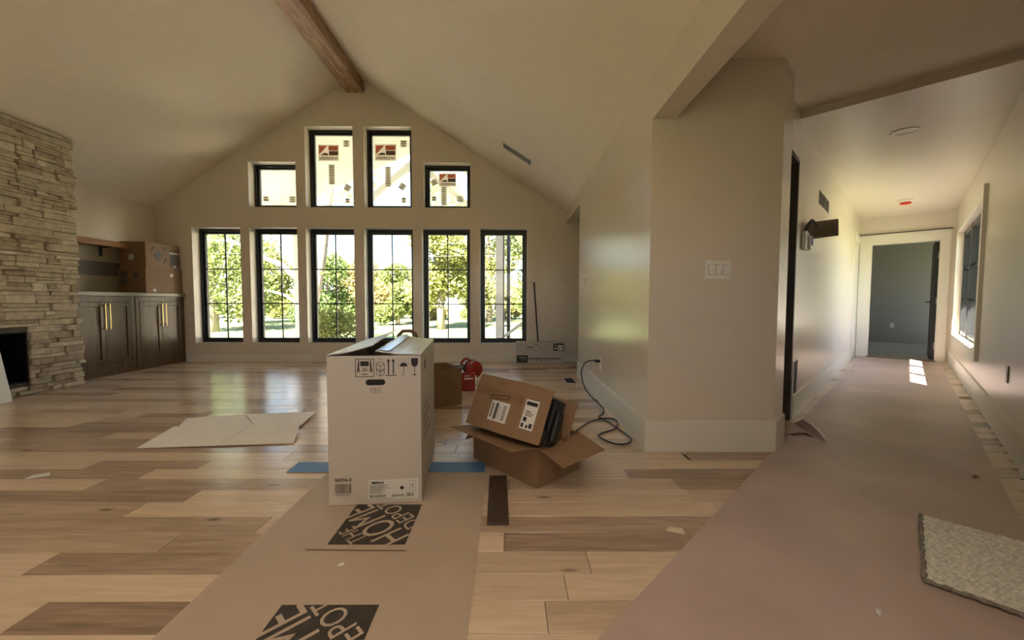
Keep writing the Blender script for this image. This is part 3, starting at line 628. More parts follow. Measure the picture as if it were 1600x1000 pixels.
# ------------------------------------------------------------------ the tall white carton
bw, bd, bh = .432, .74, .715
bx = empty('white_carton', (0, 0, .0045), label='tall white shipping carton with handling symbols standing on the tan paper', cat='box')
rz = radians(6.0); bx.rotation_euler = (0, 0, rz)
ctr = Matrix.Rotation(rz, 3, 'Z') @ Vector((bw/2, bd/2, 0)); bx.location = (-.853+ctr.x, 1.838+ctr.y, .0045)
t_ = .006
MB().box(-bw/2, bw/2, -bd/2, -bd/2+t_, 0, bh).box(-bw/2, bw/2, bd/2-t_, bd/2, 0, bh).box(-bw/2, -bw/2+t_, -bd/2+t_, bd/2-t_, 0, bh).box(bw/2-t_, bw/2, -bd/2+t_, bd/2-t_, 0, bh).box(-bw/2+t_, bw/2-t_, -bd/2+t_, bd/2-t_, 0, .01).build('carton', 'cartonwhite', bx, bevel=.002)
def hinge_flap(name, x0, sgn, w, ang0, ang1, mat, tears=()):
    n = 12; v = []; f = []
    for j in range(n+1):
        t = j/n; y_ = -bd/2+.004+(bd-.008)*t; a = ang0+(ang1-ang0)*t; ww = w-(tears[j % len(tears)] if tears else 0)
        for s in (0, .5, 1): v.append((x0+sgn*ww*s*cos(a), y_, bh+.002+ww*s*sin(a)-(.006*s*(1-s)*4)))
    k = len(v); v += [(x, y_, z_+.005) for x, y_, z_ in v]
    for j in range(n):
        for i in range(2):
            a = j*3+i; qd = (a, a+1, a+4, a+3); f.append(qd if sgn < 0 else qd[::-1]); qd = tuple(k+c for c in (a, a+1, a+4, a+3)); f.append(qd[::-1] if sgn < 0 else qd)
        for a, b in ((j*3, j*3+3), (j*3+2, j*3+5)): f.append((a, b, k+b, k+a))
    for j in (0, n):
        for i in range(2): a = j*3+i; f.append((a, a+1, k+a+1, k+a))
    m = MB(); m.v = v; m.f = f; o = m.build(name, mat, bx); return o
hinge_flap('top_flap', -bw/2, 1, .215, radians(12), radians(19), 'cartontop', (0, .006, .002, .009, .003))
fr = hinge_flap('top_flap', bw/2, -1, .212, radians(5), radians(9), 'cartontop', (0, .004, .001, .006))
m = MB(); n_ = 8
for j in range(n_):   # torn clear tape still on the flap edge
    y0 = -bd/2+.02+(bd-.06)*j/n_; y1 = -bd/2+.02+(bd-.06)*(j+1)/n_
    m.poly([(bw/2-.20*cos(.1), y0, bh+.0085+.20*sin(radians(5+4*(j)/n_))), (bw/2-.15*cos(.1), y0, bh+.0082+.15*sin(radians(5+4*(j)/n_))), (bw/2-.15*cos(.1), y1, bh+.0082+.15*sin(radians(5+4*(j+1)/n_))), (bw/2-.20*cos(.1), y1, bh+.0085+.20*sin(radians(5+4*(j+1)/n_)))])
M('tapeclear', (.50, .62, .72), .25, var=.05); m.build('packing_tape', 'tapeclear', fr)
flap('end_flap', [(-bw/2+.012, -bd/2+.008, bh-.004), (bw/2-.012, -bd/2+.008, bh-.004), (bw/2-.05, -bd/2+.20, bh-.03), (-bw/2+.05, -bd/2+.20, bh-.03)], 'cartonwhite', bx, .004)
fm = FRONT(-bd/2-.0006) @ Matrix.Translation((-bw/2, 0, 0))
hole = circ(.190, .589, .014, 10, pi/2, 3*pi/2)+circ(.252, .589, .014, 10, -pi/2, pi/2)
flat('hand_hole', [hole], 'blackmat', bx, fm)
u0, u1, v0, v1 = .131, .214, .617, .700
P = []
for a, b in (((u0, v0), (u1, v0)), ((u1, v0), (u1, v1)), ((u1, v1), (u0, v1)), ((u0, v1), (u0, v0))): P += stroke([a, b], .003)
P += [rc(.153, .192, .667, .690)]+[rc(.163, .182, .654, .658), rc(.158, .187, .644, .648), rc(.158, .187, .626, .630)]
for s in (-1, 1):
    c = .1725; P += [circ(c+s*.027, .690, .004, 8), [(c+s*.0235, .684), (c+s*.031, .684), (c+s*.032, .66), (c+s*.025, .66)], [(c+s*.025, .66), (c+s*.032, .66), (c+s*.036, .638), (c+s*.031, .638)], [(c+s*.025, .66), (c+s*.029, .66), (c+s*.026, .638), (c+s*.022, .638)]]
flat('team_lift_symbol', P, 'ink', bx, fm)
hx = [(.244, .688), (.262, .677), (.262, .629), (.244, .618), (.226, .629), (.226, .677), (.244, .688)]
flat('stacking_symbol', stroke(hx, .0024)+stroke([(.226, .677), (.244, .666), (.262, .677)], .0024)+stroke([(.226, .654), (.244, .643), (.262, .654)], .0024)+stroke([(.226, .648), (.244, .637), (.262, .648)], .0024)+stroke([(.244, .666), (.244, .618)], .0024)+stroke([(.241, .699), (.247, .699)], .003), 'ink', bx, fm)
P = [rc(.268, .318, .619, .623)]
for c in (.282, .304): P += [rc(c-.0028, c+.0028, .627, .690), [(c-.008, .686), (c+.008, .686), (c, .702)]]
flat('this_way_up_symbol', P, 'ink', bx, fm)
c = .352; P = [circ(c, .663, .018, 10, 0, pi), rc(c-.0012, c+.0012, .626, .664)]+stroke([(c, .626), (c-.003, .621), (c-.008, .621), (c-.009, .626)], .0024)
rr = random.Random(2)
for i in range(5):
    for j in range(4): uu = c-.026+.012*i+rr.uniform(-.002, .002)+(.005 if j % 2 else 0); vv = .702-.008*j; P += stroke([(uu, vv), (uu-.0015, vv-.004)], .0016) if not (abs(uu-c) < .02 and vv < .684) else []
flat('keep_dry_symbol', P, 'ink', bx, fm)
c = .403; flat('fragile_symbol', [[(c-.016, .702), (c-.016, .680)]+circ(c, .676, .015, 8, pi, 2*pi)+[(c+.016, .680), (c+.016, .702)], rc(c-.0015, c+.0015, .625, .664), [(c-.012, .620), (c+.012, .620), (c+.004, .625), (c-.004, .625)]], 'ink', bx, fm)
flat('mark', stroke([(.198, .562), (.245, .562), (.245, .541), (.198, .541), (.198, .562)], .0016)+stroke([(.203, .557), (.207, .545), (.212, .556)], .002)+stroke([(.220, .560), (.223, .543)], .003)+stroke([(.242, .558), (.231, .551), (.241, .545)], .002), 'inkgrey', bx, fm)
text('carton_number', '98994-0', .026, 'ink', bx, fm @ Matrix.Translation((.066, .122, 0)), bold=.0005, sx=.9)
flat('barcode', barcode(.028, .105, .058, .105, 26, 4)+[rc(.020, .024, .05, .053)]+[rc(.034+.008*i, .039+.008*i, .049, .053) for i in range(8)], 'ink', bx, fm)
flat('shipping_label', [rc(.182, .415, .020, .118)], 'label', bx, fm @ Matrix.Translation((0, 0, .0004)))
fl = fm @ Matrix.Translation((0, 0, .0009))
text('carton_number', '98994-0', .018, 'ink', bx, fl @ Matrix.Translation((.224, .102, 0)), bold=.0009, sx=.95)
P = []
for i, l in enumerate((.084, .066, .092, .06, .072, .05, .062)): P.append(rc(.187, .187+l, .088-.0062*i, .0905-.0062*i))
flat('fine_print', P, 'inkgrey', bx, fl)
flat('barcode', barcode(.188, .262, .032, .044, 30, 5)+barcode(.292, .348, .032, .042, 24, 6)+barcode(.360, .395, .030, .048, 10, 7)+[rc(.186, .30, .0245, .0262)], 'ink', bx, fl)
flat('pentagon_mark', [circ(.338, .074, .010, 5, pi/2, pi/2+2*pi)], 'ink', bx, fl)
flat('arrow_mark', stroke([(.376, .058), (.402, .058), (.402, .108), (.376, .108), (.376, .058)], .001)+[[(.385, .086), (.393, .086), (.389, .094)], rc(.388, .390, .07, .086)], 'ink', bx, fl)
sm = RIGHT(bw/2+.0006) @ Matrix.Translation((-bd/2, 0, 0))
flat('side_mark', [rc(.14, .22, .62, .665), rc(.16, .20, .67, .68)], 'inkgrey', bx, sm)
P = []
for i, (a, l) in enumerate(((.10, .22), (.10, .28), (.10, .20), (.10, .26))): P.append(rc(a, a+l, .42-.05*i, .432-.05*i))
flat('side_print', P, 'inkgrey', bx, sm)

# ------------------------------------------------------------------ open carton and the carton tipped into it
oc = empty('open_cardboard_box', (0, 0, .003), label='open brown cardboard box with spread flaps, another box tipped into it', cat='box')
ux = Vector((.366, -.394, 0)).normalized(); wz = Vector((.268, .244, 0)).normalized()
Lb, Wb, Hb_ = .538, .362, .208
oc.location = Vector((-.22, 2.413, .0048)); oc.rotation_euler = (0, 0, math.atan2(ux.y, ux.x))
t_ = .005
MB().box(0, Lb, 0, t_, 0, Hb_).box(0, Lb, Wb-t_, Wb, 0, Hb_).box(0, t_, t_, Wb-t_, 0, Hb_).box(Lb-t_, Lb, t_, Wb-t_, 0, Hb_).box(t_, Lb-t_, t_, Wb-t_, 0, .006).build('carton', 'kraft', oc)
flap('flap', [(0, 0, Hb_), (Lb, 0, Hb_), (Lb-.006, -.178, Hb_+.028), (.006, -.178, Hb_+.028)], 'kraft_in', oc, .004)
flap('flap', [(Lb, 0, Hb_), (Lb, Wb, Hb_), (Lb+.174, Wb-.006, Hb_-.05), (Lb+.174, .006, Hb_-.05)], 'kraft_in', oc, .004)
flap('flap', [(Lb, Wb, Hb_), (0, Wb, Hb_), (.01, Wb+.12, Hb_-.11), (Lb-.01, Wb+.12, Hb_-.11)], 'kraft_in', oc, .004)
flap('flap', [(0, Wb, Hb_), (0, 0, Hb_), (-.10, .01, Hb_-.12), (-.10, Wb-.01, Hb_-.12)], 'kraft_in', oc, .004)
tb = empty('tipped_cardboard_box', label='brown cardboard box with shipping labels lying tilted in the open box', cat='box')
Rm = Matrix(((.768, .566, .300), (-.639, .705, .307), (-.038, -.427, .903)))
tb.matrix_world = Matrix.Translation((-.252, 2.255, .279)) @ Rm.to_4x4()
tw, td, thh = .349, .285, .297
MB().box(0, tw, 0, t_, 0, thh).box(0, tw, td-t_, td, 0, thh).box(0, t_, t_, td-t_, 0, thh).box(t_, tw, t_, td-t_, 0, t_).box(t_, tw, t_, td-t_, thh-t_, thh).build('carton', 'kraft', tb)
MB().hexa([(tw, 0, .002), (tw+.155, .02, .004), (tw+.155, .024, .004), (tw, .004, .002), (tw, 0, thh-.002), (tw+.155, .02, thh-.006), (tw+.155, .024, thh-.006), (tw, .004, thh-.002)]).build('flap', 'kraft', tb)
MB().hexa([(tw, td-.004, .002), (tw+.165, td-.004, .004), (tw+.165, td, .004), (tw, td, .002), (tw, td-.004, thh-.002), (tw+.165, td-.004, thh-.006), (tw+.165, td, thh-.006), (tw, td, thh-.002)]).build('flap', 'kraft_in', tb)
tf = FRONT(-.0006)
flat('packing_tape', [[(0, .185), (tw, .172), (tw, .224), (0, .236)]], 'kraft_dark', tb, tf)
flat('shipping_label', [rc(.145, .275, .055, .165)], 'label', tb, tf @ Matrix.Translation((0, 0, .0004)))
flat('print', [rc(.155, .165, .07, .15), rc(.18, .20, .065, .155)]+[rc(.212, .215, .07, .14)]+[[(u, v) for v, u in zip((a[1] for a in p), (a[0] for a in p))] for p in [rc(.235, .258, .07+.009*i, .0745+.009*i) for i in range(9)]], 'inkgrey', tb, tf @ Matrix.Translation((0, 0, .0008)))
flat('print', stroke([(.125, .170), (.255, .185), (.255, .205), (.125, .190), (.125, .170)], .004), 'ink', tb, tf @ Matrix.Translation((0, 0, .0005)))
flat('print', [rc(.155+.018*i, .166+.018*i, .255, .277) for i in range(4)], 'kraft_dark', tb, tf @ Matrix.Translation((0, 0, .0005)))
flat('shipping_label', [rc(.365, .445, .06, .215)], 'label', tb, Matrix.Translation((0, .0016, 0)) @ Matrix.Rotation(.128, 4, 'Z') @ Matrix.Translation((.0, -.047, 0)) @ tf)
flat('print', [rc(.372, .438, .185, .205), rc(.378, .41, .15, .155), rc(.378, .43, .140, .144), rc(.378, .42, .13, .134), rc(.376, .396, .10, .122), rc(.372, .386, .068, .09), rc(.40, .412, .068, .085), rc(.418, .436, .07, .095)], 'ink', tb, Matrix.Translation((0, .0011, 0)) @ Matrix.Rotation(.128, 4, 'Z') @ Matrix.Translation((.0, -.047, 0)) @ tf)
fm_ = empty('black_foam_block', label='black molded packing insert poking out of the tilted box', cat='packaging'); fm_.matrix_world = tb.matrix_world.copy()
MB().box(.15, tw+.15, .085, .19, .012, thh-.035).box(.15, tw+.155, .03, .085, .012, .09).box(tw+.15, tw+.175, .10, .16, .04, .20).build('insert', 'foam', fm_, bevel=.01)
bag = empty('plastic_bag', label='crumpled clear plastic bag hanging out of the tilted box', cat='bag'); bag.matrix_world = tb.matrix_world.copy()
m = MB(); random.seed(5); gx, gy = 7, 6
for j in range(gy+1):
    for i in range(gx+1): m.v.append((tw+.08+.085*i/gx+random.uniform(-.012, .012), .195+.07*j/gy+random.uniform(-.01, .01), .15+.05*sin(i*.9)+.03*cos(j*1.3)-.012*i+random.uniform(-.015, .015)))
for j in range(gy):
    for i in range(gx): a = j*(gx+1)+i; m.f.append((a, a+1, a+gx+2, a+gx+1))
bo = m.build('film', 'bagfilm', bag); md = bo.modifiers.new('th', 'SOLIDIFY'); md.thickness = .0015

# ------------------------------------------------------------------ brown box and red tool behind the carton
b2 = empty('open_top_box', (-.7625, 3.753, .001), radians(30), label='brown cardboard box with open top behind the tall white carton', cat='box')
MB().box(-.25, .25, -.2, -.195, 0, .345).box(-.25, .25, .195, .2, 0, .345).box(-.25, -.245, -.195, .195, 0, .345).box(.245, .25, -.195, .195, 0, .345).box(-.245, .245, -.195, .195, 0, .006).build('carton', 'kraft_dark', b2)
rt = empty('red_tool', (-.455, 4.33, .001), radians(8), label='red portable power tool with round drum and looped top handle', cat='tool')
MB().box(-.075, .075, -.07, .07, 0, .20).build('body', 'redplastic', rt, bevel=.012)
flat('label', [rc(-.045, .055, .125, .145)], 'label', rt, FRONT(-.0706)); flat('label', [rc(-.045, .02, .16, .17)], 'label', rt, FRONT(-.0706))
dr = MB().lathe([(.03, -.05), (.085, -.045), (.095, -.03), (.095, .03), (.085, .045), (.03, .05)], 24).build('drum', 'redplastic', rt, smooth=True); dr.rotation_euler = (radians(90), 0, radians(25)); dr.location = (.065, 0, .225)
rim = MB().lathe([(.085, -.062), (.101, -.06), (.101, -.04), (.085, -.046)], 24).build('rim', 'black', dr, smooth=True)
MB().tube([(-.075+.06*0, 0, .26), (-.07, 0, .30), (-.045, 0, .335), (-.01, 0, .345), (.02, 0, .325), (.03, 0, .27)], .014).build('handle', 'redplastic', rt, smooth=True)
MB().box(-.135, -.04, -.05, .03, .235, .285).box(-.16, -.12, -.03, .0, .25, .275).build('trigger_housing', 'black', rt, bevel=.008)
MB().tube([(-.155, -.02, .255), (-.10, -.055, .27), (-.05, -.06, .262)], .009).tube([(.03, -.06, .30), (.06, -.02, .315), (.10, 0, .31)], .010).build('fitting', 'greymetal', rt, smooth=True)
MB().tube([(.08, -.075, .17), (.095, -.085, .12), (.085, -.08, .06)], .008).build('hose', 'whiteplastic', rt, smooth=True)
vc = empty('shop_vacuum', (-.70, 3.02, .002), label='dark lidded canister with bronze arched handle showing above the white carton', cat='vacuum')
MB().lathe([(.14, 0), (.165, .02), (.17, .55), (.16, .58)], 28).build('canister', 'black', vc, smooth=True)
MB().lathe([(.175, .575), (.178, .60), (.15, .665), (.09, .69), (.03, .70)], 28).build('lid', 'black', vc, smooth=True)
MB().tube([(-.075, 0, .66), (-.07, 0, .715), (-.04, 0, .745), (.02, 0, .748), (.06, 0, .725), (.075, 0, .67)], .014).build('handle', 'bronze', vc, smooth=True)
vc.location = (-.775, 3.02, .002)

# ------------------------------------------------------------------ cartons and broom by the window wall
def fcarton(z, label, dark_right, dx):
    r = empty('flooring_carton', (.492+dx, 6.245, z), label=label, cat='box', group='flooring cartons by the window wall')
    MB().box(-.385, .385, -.045, .052, 0, .168).build('carton', 'cartonwhite', r, bevel=.003)
    f = FRONT(-.0458)
    if dark_right:
        flat('panel_print', [rc(.20, .365, .025, .145)], 'labelinkgreen', r, f); e = f @ Matrix.Translation((0, 0, .0004))
        flat('panel_print', [rc(.27, .35, .035, .115), circ(.238, .11, .012, 10), rc(.215, .235, .05, .075), rc(.24, .258, .05, .075)], 'label', r, e); flat('panel_print', [rc(.285, .30, .05, .08), rc(.325, .335, .07, .09)], 'inkgrey', r, f @ Matrix.Translation((0, 0, .0008)))
        flat('bar_print', [rc(-.22, -.11, .075, .087), rc(-.09, -.05, .115, .127), rc(-.35, -.33, .08, .092)], 'ink', r, f); flat('bar_print', [rc(-.03, .17, .08, .084), rc(-.22, .16, .035, .038)], 'inkgrey', r, f)
    else:
        flat('panel_print', [rc(-.375, -.20, .006, .125)], 'labelinkgreen', r, f); e = f @ Matrix.Translation((0, 0, .0004))
        flat('panel_print', [rc(-.345, -.225, .085, .10), circ(-.29, .04, .009, 8), circ(-.25, .04, .009, 8), rc(-.315, -.225, .062, .068)], 'stickertan', r, e)
        flat('bar_print', [rc(-.19, .31, .066, .080), rc(-.065, -.035, .043, .057), rc(.01, .022, .025, .055)], 'ink', r, f); flat('bar_print', [rc(-.17, -.09, .045, .048), circ(.35, .022, .008, 10), rc(.06, .20, .04, .043)], 'inkgrey', r, f)
fcarton(.001, 'white carton with dark print panel at its left, bottom one of two by the windows', False, 0)
fcarton(.170, 'white carton with dark print panel at its right, stacked on another by the windows', True, 0)
br = empty('broom_handle', (.485, 6.322, 0), label='thin dark broom handle leaning on the window wall behind white cartons', cat='broom')
MB().tube([(0, -.002, .005), (-.095, -.008, 1.27)], [.012, .0115], 10).build('stick', 'wire', br, smooth=True)
MB().tube([(-.0935, -.008, 1.25), (-.0955, -.008, 1.277)], .0125, 10).build('cap', 'black', br, smooth=True)

# ------------------------------------------------------------------ plates, vents, cord
M('rockershade', (.34, .31, .26), .6)  # darker tone painted in for the shadow lines round switch rockers
def plate(name, label, cat, mtx, w, h, rockers, mat='plate'):
    r = empty(name, label=label, cat=cat); r.matrix_world = mtx
    MB().box(-w/2, w/2, -h/2, h/2, 0, .006).build('plate', mat, r, bevel=.002)
    n = len(rockers) if isinstance(rockers, list) else rockers
    for i in range(n):
        c = (i-(n-1)/2)*.046
        if cat == 'switch':
            k = MB().box(c-.0175, c+.0175, -.034, .034, .006, .0075).build('rocker_frame', 'rockershade', r)
            MB().hexa([(c-.015, -.031, .007), (c+.015, -.031, .007), (c+.015, .031, .007), (c-.015, .031, .007), (c-.015, -.031, .008), (c+.015, -.031, .008), (c+.015, .031, .013), (c-.015, .031, .013)]).build('rocker', 'whiteplastic', k)
        else:
            for z_ in (-.02, .02): MB().box(-.012, .012, z_-.013, z_+.013, .006, .0075).build('socket', 'whiteplastic', r)
    return r
face = lambda loc, nrm: Matrix.Translation(loc) @ (lambda n: Matrix((Vector((0, 0, 1)).cross(n), Vector((0, 0, 1)), n)).transposed().to_4x4())(Vector(nrm).normalized())
plate('light_switch', 'triple white rocker light switch on the wall beside the hall', 'switch', face((1.339, YC-.0005, 1.184), (0, -1, 0)), .164, .118, 3)
plate('light_switch', 'single light switch on the white side wall of the living room', 'switch', face((XR-.0005, 4.77, 1.23), (-1, 0, 0)), .072, .118, 1)
plate('light_switch', 'double switch plate on the window wall above the white cartons', 'switch', face((.80, YW-.0005, 1.215), (0, -1, 0)), .118, .118, 2, 'wall')
plate('wall_outlet', 'white wall outlet with a black cord plugged in above the baseboard', 'outlet', face((XR-.0005, 3.86, .37), (-1, 0, 0)), .072, .118, 1)
plate('wall_outlet', 'low outlet plate on the hall wall under the black window', 'outlet', face(hp(HR-.0005, 4.36, .48), hp(-1, 0, 0)), .075, .118, 1, 'counter')
plate('wall_outlet', 'outlet plate low on the grey wall of the far room', 'outlet', face(hp(-.25, 13.199, .42), hp(0, -1, 0)), .072, .118, 1)
plate('wall_outlet', 'outlet low on the hall wall halfway towards the far door', 'outlet', face(hp(HL+.0005, 7.2, .42), hp(1, 0, 0)), .072, .118, 1)
cd = empty('extension_cord', (XR-.03, 3.86, .39), label='black extension cord plugged into the wall and looped on the floor', cat='cord')
o_ = Vector(cd.location)
def spline(pts, n=10):
    pts = [Vector(p) for p in pts]; res = []
    for i in range(len(pts)-1):
        p0, p1, p2, p3 = pts[max(i-1, 0)], pts[i], pts[i+1], pts[min(i+2, len(pts)-1)]
        for k in range(n):
            t = k/n; res.append(.5*((2*p1)+(-p0+p2)*t+(2*p0-5*p1+4*p2-p3)*t*t+(-p0+3*p1-3*p2+p3)*t*t*t))
    return res+[pts[-1]]
path = [(.865, 3.86, .392), (.80, 3.86, .396), (.735, 3.86, .36), (.70, 3.80, .26), (.735, 3.72, .13), (.82, 3.63, .04), (.855, 3.56, .009), (.82, 3.40, .009), (.755, 3.28, .009), (.79, 3.19, .009), (.835, 2.95, .009), (.862, 2.75, .009), (.80, 2.65, .009), (.71, 2.66, .009), (.645, 2.80, .009), (.70, 2.88, .009), (.80, 2.96, .009), (.868, 3.12, .009), (.84, 3.20, .018), (.72, 3.20, .009), (.60, 3.07, .009), (.47, 2.86, .009)]
MB().tube([Vector(p)-o_ for p in spline(path)], .0058, 8).build('cable', 'cord', cd, smooth=True)
MB().box(-.028, .022, -.013, .013, -.012, .016).build('plug', 'cord', cd, bevel=.004)
# floor register opening, ceiling register, hall wall vent
fv = empty('floor_vent', (.745, 4.83, .0005), label='dark rectangular floor vent opening near the far side wall', cat='vent')
MB().box(-.055, .055, -.15, .15, .0, .0015).build('opening', 'blackmat', fv)
MB().box(-.06, -.055, -.155, .155, 0, .003).box(.055, .06, -.155, .155, 0, .003).box(-.055, .055, -.155, -.15, 0, .003).box(-.055, .055, .15, .155, 0, .003).build('edge', 'chips', fv)
cv = empty('ceiling_vent', label='grey slotted air register on the sloped ceiling', cat='vent')
ax = Vector((1, 0, -SLOPE)).normalized(); nn = Vector((-SLOPE, 0, -1)).normalized(); yy = nn.cross(ax)
cl = Vector((.10, 5.24, roofz(.10)))+nn*.001
cv.matrix_world = Matrix.Translation(cl) @ Matrix((ax, yy, nn)).transposed().to_4x4()
MB().box(-.225, .225, -.10, -.085, 0, .012).box(-.225, .225, .085, .10, 0, .012).box(-.225, -.21, -.085, .085, 0, .012).box(.21, .225, -.085, .085, 0, .012).build('frame', 'plate', cv, bevel=.002)
MB().box(-.21, .21, -.085, .085, 0, .001).build('backing', 'greymetal', cv)
for i in range(7): yv = -.072+.024*i; MB().hexa([(-.21, yv-.008, .002), (.21, yv-.008, .002), (.21, yv-.005, .002), (-.21, yv-.005, .002), (-.21, yv+.006, .010), (.21, yv+.006, .010), (.21, yv+.009, .010), (-.21, yv+.009, .010)]).build('slat', 'plate', cv)
wv = H(empty('wall_vent', (0, 0, 0), label='dark open vent hole with center divider high on the hall wall', cat='vent')); wv.location = hp(HL+.001, 5.30, 2.02); wv.rotation_euler = (0, 0, -TH)
MB().box(0, .002, -.33, .33, -.065, .065).build('opening', 'blackmat', wv); MB().box(.0, .006, -.018, .018, -.065, .065).build('divider', 'jamb', wv)
MB().box(0, .005, -.335, .335, .065, .072).box(0, .005, -.335, .335, -.072, -.065).build('edge', 'hallpaint', wv)
lp = H(empty('low_wall_opening', label='narrow dark cutout low on the hall wall next to the doorway', cat='vent')); lp.location = hp(HL+.001, 4.05, .20)
MB().box(0, .002, -.075, .075, 0, .27).build('opening', 'blackmat', lp); MB().box(0, .010, -.105, -.075, -.01, .28).box(0, .010, .075, .10, -.01, .28).build('edge', 'plate', lp)
ch = H(empty('wired_junction_plate', label='loose electrical cover and device hanging by wires from the hall wall', cat='electrical')); ch.location = hp(HL+.001, 4.28, 1.60)
MB().box(0, .03, -.13, .05, -.17, -.02).build('device_box', 'plate', ch, bevel=.004)
MB().box(.03, .05, -.03, .06, -.17, -.05).build('device', 'whiteplastic', ch, bevel=.003)
MB().box(.05, .056, .0, .055, -.13, -.06).build('tag', 'purple', ch)
M('coverplate', (.22, .185, .13), .5, var=.1); cvr = MB().box(-.005, .005, -.16, .16, -.075, .075).build('cover', 'coverplate', ch, bevel=.004); cvr.location = (.10, .22, .03); cvr.rotation_euler = (radians(8), radians(4), radians(-35))
MB().box(.005, .008, -.10, .11, -.05, .05).build('cover_face', 'counter', cvr)
for k, (a, b) in enumerate(((-.11, .0), (-.07, .10), (-.03, .16), (-.10, -.06))): MB().tube(spline([(.01, a, -.02), (.04, a+.01, .05), (.06, (a+b)/2+.03, .08), (.08, b+.06, .03)], 6), .0055, 6).build('wire', 'wire', ch, smooth=True)

# ------------------------------------------------------------------ hall ceiling fixtures
dl = H(empty('recessed_light', label='round recessed ceiling light in the hall, switched off', cat='light')); dl.location = hp(-.074, 4.82, HC-.0005)
MB().lathe([(.088, 0), (.092, -.002), (.088, -.008), (.070, -.010), (.068, -.002)], 32).build('trim_ring', 'whiteplastic', dl, smooth=True); MB().lathe([(.068, -.0022), (.04, -.0028), (.01, -.003)], 32).build('lens', 'lampglass', dl)
sd_ = H(empty('smoke_detector', label='white smoke detector with red dust cap on the hall ceiling', cat='smoke detector')); sd_.location = hp(-.075, 8.05, HC-.0005)
MB().lathe([(.08, 0), (.082, -.012), (.074, -.03), (.06, -.034)], 28).build('base', 'whiteplastic', sd_, smooth=True); MB().lathe([(.062, -.034), (.060, -.055), (.05, -.062), (.01, -.063)], 28).build('dust_cap', 'redcap', sd_, smooth=True)
def fill_lamp(x, y_):   # unseen lamps added to brighten the near floor and ceiling
    r = empty('added_fill_lamp', (x, y_, roofz(x)-.004-.06*SLOPE), label='added round fill lamp in the sloped ceiling over the kitchen side', cat='light', group='added kitchen-side fill lamps')
    MB().lathe([(.085, .03), (.09, -.002), (.085, -.01), (.066, -.012), (.064, .0)], 28).build('trim_ring', 'whiteplastic', r, smooth=True)
    l = bpy.data.lights.new('fill_light', 'AREA'); l.shape = 'DISK'; l.size = .12; l.energy = FILL_W; l.color = (1, .89, .75); l.spread = radians(130)
    o = bpy.data.objects.new('fill_light', l); COL.objects.link(o); o.parent = r; o.location = (0, 0, -.016)
FILL_W = 0.75
for x, y_ in ((-3.4, .1), (-1.4, .1), (.3, .1), (-3.4, -1.0), (-1.4, -1.0), (.3, -1.0)): fill_lamp(x, y_)
dl2 = H(empty('ceiling_light', label='small dark ceiling light in the far grey room', cat='light')); dl2.location = hp(.17, 11.2, 2.4395)
MB().lathe([(.07, 0), (.072, -.01), (.05, -.02), (.02, -.021)], 20).build('cap', 'black', dl2, smooth=True)

# ------------------------------------------------------------------ loose board, rug, scraps
lb = empty('loose_board', (-.055, 1.94, .0028), radians(1.5), label='short dark brown plank offcut lying beside the tan paper', cat='board')
MB().box(-.048, .048, -.26, .215, 0, .010).build('board', 'darkboard', lb, bevel=.002)
rg = H(empty('rug', label='thick grey woven braided mat on the red floor paper', cat='rug')); rg.location = hp(.075, 1.955, .0065)
RW, RL = .405, .60; nx, ny = 150, 216; m = MB(); random.seed(9)
rj = [random.uniform(.75, 1.15) for _ in range(4000)]
for j in range(ny+1):
    for i in range(nx+1):
        x = RW*i/nx; y_ = RL*j/ny; row = int(y_/.021); ph = .5*(row % 2); bi = int(x/.017+ph)
        hh = .009+.011*abs(sin(pi*y_/.021))*(.35+.65*abs(sin(pi*(x/.017+ph))))*rj[(row*97+bi*31) % 4000]
        e = min(x, RW-x, y_, RL-y_); hh = hh*min(1, .25+e/.012); wob = .004*sin(y_*60)*(1 if i in (0, 1, 2) else 0)
        m.v.append((x+wob, y_+.004*sin(x*45+1)*(1 if j < 3 else 0), hh))
for j in range(ny):
    for i in range(nx): a = j*(nx+1)+i; m.f.append((a, a+1, a+nx+2, a+nx+1))
m.build('weave', 'rug', rg, smooth=True)
m = MB(); ed = []
for i in range(41): ed.append((.0, RL*(1-i/40)+0, .008))
for i in range(1, 31): ed.append((RW*i/30, 0, .008))
m.tube([(x+.003*sin(k*2.1), y_+.003*cos(k*1.7), z) for k, (x, y_, z) in enumerate(ed)], [.007+.002*sin(k*1.9) for k in range(len(ed))], 8).build('edge_binding', 'rugedge', rg, smooth=True)
random.seed(31)
def scrap(x, y_, s, rz, mat, label, z=.001, name='paper_scrap', cat='scrap'):
    o = flap(name, [(-s, -s*.35, 0), (s, -s*.45, .002), (s*.8, s*.4, .007), (-s*.6, s*.45, .004)], mat, None, .002); o.location = (x, y_, z); o.rotation_euler = (0, 0, rz); return tag(o, label, cat)
scrap(-.49, 2.71, .028, .4, 'chips', 'small pale scrap on the planks just behind the white carton')
scrap(-2.607, 2.165, .05, .5, 'label', 'small white paper scrap on the bare planks left of the white sheet')
scrap(-.619, 1.418, .012, .2, 'label', 'tiny white flake on the tan paper between the logos', .003)
scrap(.71, 1.639, .038, -.35, 'chips', 'pale wood shim on the planks beside the red paper edge', name='wood_shim')
scrap(1.155, 1.183, .014, .8, 'label', 'tiny white chip on the red floor paper', .007)
scrap(1.13, 2.50, .012, .8, 'label', 'tiny white bit under the entry wall baseboard')
scrap(*hp(.44, 6.1)[:2], .05, -.4, 'kraft_dark', 'brown scrap on the bare strip between red paper and hall window wall')
scrap(*hp(.30, 3.35)[:2], .02, .3, 'kraft_dark', 'small brown scrap on the red paper near the grey mat', .007)
scrap(-.475, 2.205, .03, .5, 'kraft_dark', 'dark curled scrap by the blue tape beside the white carton', .005)

